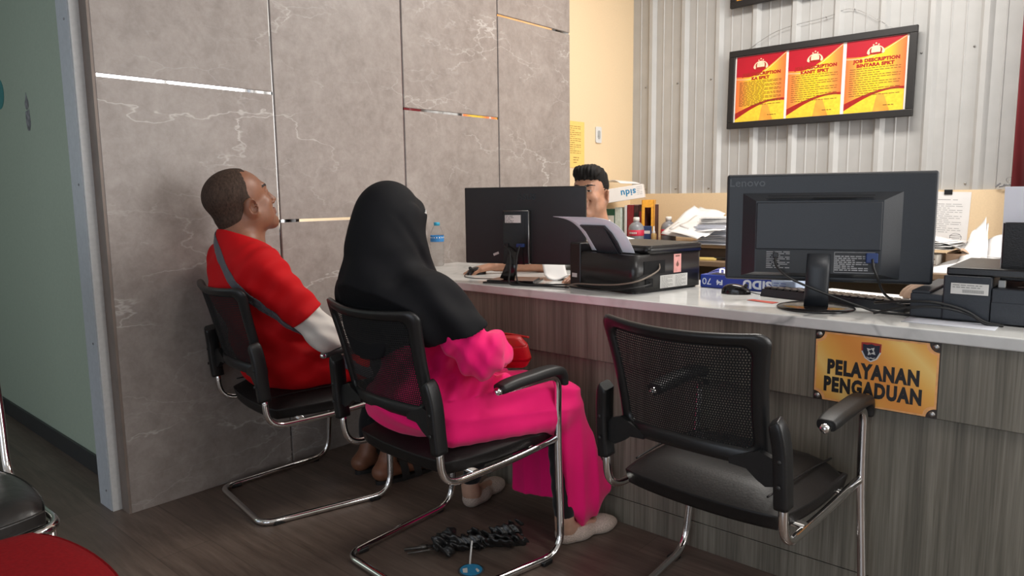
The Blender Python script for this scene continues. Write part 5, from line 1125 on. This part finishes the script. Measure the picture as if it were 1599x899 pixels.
# worn stickers on the green passage wall
a = MB(); F = frame((-3.905, 1.0518, 1.585), (1, 0, 0), (0, 0, 1)); a.prism([(.028*math.cos(R(q)), .062+.026*math.sin(R(q))) for q in range(0, 360, 20)], 0, .0008, F); a.prism([(-.030, .030), (.028, .036), (.034, -.03), (.012, -.06), (-.016, -.058), (-.034, -.02)], 0, .0008, F); a.prism([(-.018, .075), (.0, .115), (.016, .082)], 0, .001, F)
st_ = a.build('wall_sticker', plain('faded_grey_sticker', (.22, .21, .22), .7, vary=.5, bscale=40)); tag(st_, 'small faded grey figure sticker on the pale green wall', 'sticker')
a = MB(); F = frame((-4.335, 1.0518, 1.735), (1, 0, 0), (0, 0, 1)); a.prism([(.085*math.cos(R(q)), .075*math.sin(R(q))) for q in range(0, 360, 15)], 0, .0015, F); st_ = a.build('wall_sticker', plain('teal_sticker', (.03, .22, .22), .5)); tag(st_, 'round teal sticker at the left edge of the pale green wall', 'sticker')
# ---------------------------------------------------------------- chairs at the near left and things on the floor
M['seat_vinyl'] = plain('creased_black_vinyl', (.016, .0145, .014), .32, bumpy=.5, bscale=22)
fc = thing('waiting_chair', 'black padded chair with chrome tube frame at the left edge, beside the red seat', 'chair', (-2.225, .285, 0), R(-90))
def pad(mb, sx, sy, sz, c, rot=None, crown=.016, e=.22):
    b = bmesh.new(); bmesh.ops.create_cube(b, size=2); bmesh.ops.subdivide_edges(b, edges=b.edges, cuts=11, use_grid_fill=True)
    for v in b.verts:
        x, y, z = v.co; k = 1-.13*x*x*y*y; w = math.sqrt(max(0, 1-.55*abs(z)**3)); v.co = Vector((x*sx*k*(.93+.07*w), y*sy*k*(.93+.07*w), z*sz+(crown*(1-x**4)*(1-y**4) if z > .5 else 0)-(sz*.5*max(abs(x), abs(y))**8 if z > .5 else -sz*.5*max(abs(x), abs(y))**8 if z < -.5 else 0)))
    mb.bm(b, Matrix.Translation(c) @ (rot.to_4x4() if rot is not None else Matrix.Identity(4)), True)
a = MB(); pad(a, .225, .235, .038, (0, .06, .432)); a.build('seat', M['seat_vinyl'], fc)
a = MB(); pad(a, .215, .150, .022, (0, -.255, .865), Matrix.Rotation(R(99), 3, 'X'), .012); a.build('backrest', M['seat_vinyl'], fc)
for s in (-1, 1):
    a = MB(); a.sweep(fillet([(s*.228, .19, .395), (s*.228, -.20, .400), (s*.232, -.225, .56), (s*.232, -.285, 1.00), (0, -.300, 1.035)], [0, .08, .05, .10, 0], 6), circ(.0115, 12)); a.build('frame_tube', M['chrome'], fc)
    a = MB(); a.sweep([(s*.222, .20, .395), (s*.225, .19, .0125)], circ(.0115, 12)); a.build('leg', M['chrome'], fc)
    a = MB(); a.sweep([(s*.222, -.16, .398), (s*.235, -.30, .0125)], circ(.0115, 12)); a.build('leg', M['chrome'], fc)
a = MB(); a.sweep(fillet([(-.228, -.10, .395), (-.228, .282, .400), (.228, .282, .400), (.228, -.10, .395)], .09, 6), circ(.0125, 12)); a.build('seat_rim', M['chrome'], fc)
M['red_seat'] = plain('dark_red_upholstery', (.20, .004, .007), .85, spec=.15, bumpy=.3, bscale=120)
rcx = thing('waiting_chair', 'dark red padded seat cut off by the lower left corner of the picture', 'chair', (-1.595, .245, 0), R(4))
a = MB(); pad(a, .235, .235, .036, (0, 0, .440), None, .018); a.build('seat', M['red_seat'], rcx)
a = MB(); pad(a, .215, .14, .022, (0, -.285, .72), Matrix.Rotation(R(97), 3, 'X'), .012); a.build('backrest', M['red_seat'], rcx)
for s in (-1, 1):
    a = MB(); a.sweep(fillet([(s*.20, .20, .0125), (s*.20, .17, .395), (s*.20, -.21, .395), (s*.20, -.25, .56), (s*.20, -.29, .80)], .05, 5), circ(.011, 10)); a.build('frame_tube', M['chrome'], rcx)
    a = MB(); a.sweep([(s*.20, -.17, .395), (s*.20, -.25, .0125)], circ(.011, 10)); a.build('leg', M['chrome'], rcx)
# folded black umbrella under the middle chair, with a round blue tag
um = thing('folded_umbrella', 'crumpled black folded umbrella with a round blue tag on the floor under the middle chair', 'umbrella', (-1.655, 1.612, 0), R(54))
a = MB(); a.cyl((-.205, .012, .020), (-.07, .006, .026), .0055, n=12).cyl((-.195, -.010, .016), (-.07, -.004, .020), .004, n=10).cyl((-.150, .012, .022), (-.125, .011, .022), .0085, n=12); a.build('shaft', plain('dark_metal_rod', (.12, .11, .10), .35, .8), um)
v = Vol((-.14, -.12, -.005), (.26, .12, .12), .0032)
for k_ in range(11):
    t_ = 2*PI*k_/11; r_ = .018+.010*(k_ % 3)
    v.put(rc((-.085, .008*math.cos(t_), .026+.008*math.sin(t_)), (.045+.02*(k_ % 2), r_*math.cos(t_), .030+.8*r_*math.sin(t_)), .012, .012, flat=(0, math.sin(t_), math.cos(t_)), ratio=.5), .008)
    v.put(rc((.05, .008*math.cos(t_), .030), (.135+.055*((k_*7) % 5)/4, (.016+.034*((k_*3) % 4)/3)*math.cos(t_), .030+.026*math.sin(t_)), .010, .019, flat=(0, math.sin(t_+.6), math.cos(t_+.6)), ratio=.35), .006)
for c in ((-.075, .030, .030), (-.06, -.034, .022), (-.09, -.01, .05), (-.045, .02, .052)): v.put(ell(c, (.028, .020, .022), rotz_(c[0]*30)), .01)
v.every(lambda d, x, y, z: np.maximum(d+fold(x, y, z, .0035, (60, 170, 120), .4, 1.6, (40, 30, 50))+fold(x, y, z, .002, (240, 60, 190), 1.), .001-z)).build('canopy', plain('black_umbrella_nylon', (.016, .016, .016), .30, bumpy=.3, bscale=90), um)
a = MB(); a.sweep([(.050+.004*math.sin(3*t), .030*math.cos(t), .030+.030*math.sin(t)) for t in [2*PI*i/22 for i in range(22)]], rrect(.014, .003, .001, 1), closed=True, up=(1, 0, 0)); a.build('strap', M['blk_soft'], um)
a = MB(); a.sweep(spline([(.02, -.03, .045), (.012, -.055, .022), (.004, -.085, .006), (.0, -.105, .0035)], 6), rrect(.006, .0015, .0005, 1), up=(0, 0, 1)); a.build('tag_cord', M['sticker'], um)
a = MB(); a.lathe([(0, .0028), (.040, .0028), (.042, .0018), (.040, .0006)], (-.002, -.140, 0), 32); tg = a.build('tag', plain('dark_tag_rim', (.05, .06, .07), .3), um)
a = MB(); a.prism([(.036*math.cos(R(q)), .036*math.sin(R(q))) for q in range(0, 360, 12)], .0028, .0032, Matrix.Translation((-.002, -.140, 0))); tf = a.build('tag_face', plain('blue_tag_face', (.03, .24, .45), .3), tg); tf['label'] = 'round blue face of the tag'
a = MB(); a.prism([(-.028, -.012), (-.014, -.016), (-.010, .014), (-.026, .012)], .0032, .0034, Matrix.Translation((-.002, -.140, 0))); a.prism([(.018, -.022), (.026, -.014), (.020, .006), (.014, .0)], .0032, .0034, Matrix.Translation((-.002, -.140, 0))); a.build('tag_print', M['sticker'], tf)
# red pouch on the woman's lap
bg = thing('red_pouch', 'red pouch on the lap of the woman in pink', 'bag', womanpos, womana)
a = MB(); pad(a, .11, .020, .062, (-.045, .045, .640), Matrix.Rotation(R(20), 3, 'X') @ Matrix.Rotation(R(18), 3, 'Z'), .0); a.build('pouch_body', M['red_bag'], bg)
a = MB(); a.sweep(spline([(-.14, .02, .69), (-.05, .055, .705), (.05, .085, .700)], 8), circ(.004, 8)); a.build('zip_edge', M['post_dk'], bg)
# ---------------------------------------------------------------- light and camera
def area(name, loc, rot, sx, sy, power, col):
    L = bpy.data.lights.new(name, 'AREA'); L.shape = 'RECTANGLE'; L.size = sx; L.size_y = sy; L.energy = power; L.color = col
    o = bpy.data.objects.new(name, L); COL.objects.link(o); o.location = loc; o.rotation_euler = rot; return o
area('window_daylight', (XR+.12, 3.12, 1.7), (0, R(90), 0), 2.4, 3.0, 125, (1., .965, .92))
area('door_daylight', (0.4, YF-.12, 1.3), (R(90), 0, 0), 3.0, 2.5, 34, (.86, .92, 1.))
area('added_ceiling_fill', (-1.2, 3.35, CH-.03), (0, 0, 0), 1.2, .5, 58, (1., .96, .90))  # unseen fill added to brighten the back of the room, no fixture
area('added_ceiling_fill_front', (.9, 1.3, CH-.03), (0, 0, 0), 1.2, .6, 26, (1., .97, .94))  # second unseen fill, added over the customer side, no fixture
area('passage_fill', (-5.9, -1.2, 1.6), (0, R(-90), 0), 1.2, 1.2, 4, (.9, 1., .9))  # dim fill added to light the passage, no window there
W = bpy.data.worlds.new('sky'); SC.world = W; W.use_nodes = True
W.node_tree.nodes['Background'].inputs[0].default_value = (.75, .85, 1., 1); W.node_tree.nodes['Background'].inputs[1].default_value = .6
cam = bpy.data.cameras.new('camera'); co = bpy.data.objects.new('camera', cam); COL.objects.link(co); SC.camera = co
cam.sensor_width = 36; cam.lens = 36*1112.4/1599; cam.clip_start = .02
yaw, pitch, roll = -7.23956167e-01, -1.29047955e-01, -1.27619201e-02
fw = Vector((math.sin(yaw)*math.cos(pitch), math.cos(yaw)*math.cos(pitch), math.sin(pitch)))
rt = fw.cross(Vector((0, 0, 1))).normalized(); up = rt.cross(fw)
r2 = rt*math.cos(roll)+up*math.sin(roll); u2 = up*math.cos(roll)-rt*math.sin(roll)
co.matrix_world = Matrix(((r2.x, u2.x, -fw.x, 0), (r2.y, u2.y, -fw.y, 0), (r2.z, u2.z, -fw.z, 1.2), (0, 0, 0, 1)))
vs = SC.view_settings; vs.view_transform = 'Standard'; vs.look = 'None'; vs.gamma = 1; vs.exposure = 0.2; vs.use_curve_mapping = False
SC.cycles.max_bounces = 8; SC.cycles.diffuse_bounces = 5; SC.cycles.glossy_bounces = 5; SC.cycles.transparent_max_bounces = 12
SC.cycles.sample_clamp_indirect = 6
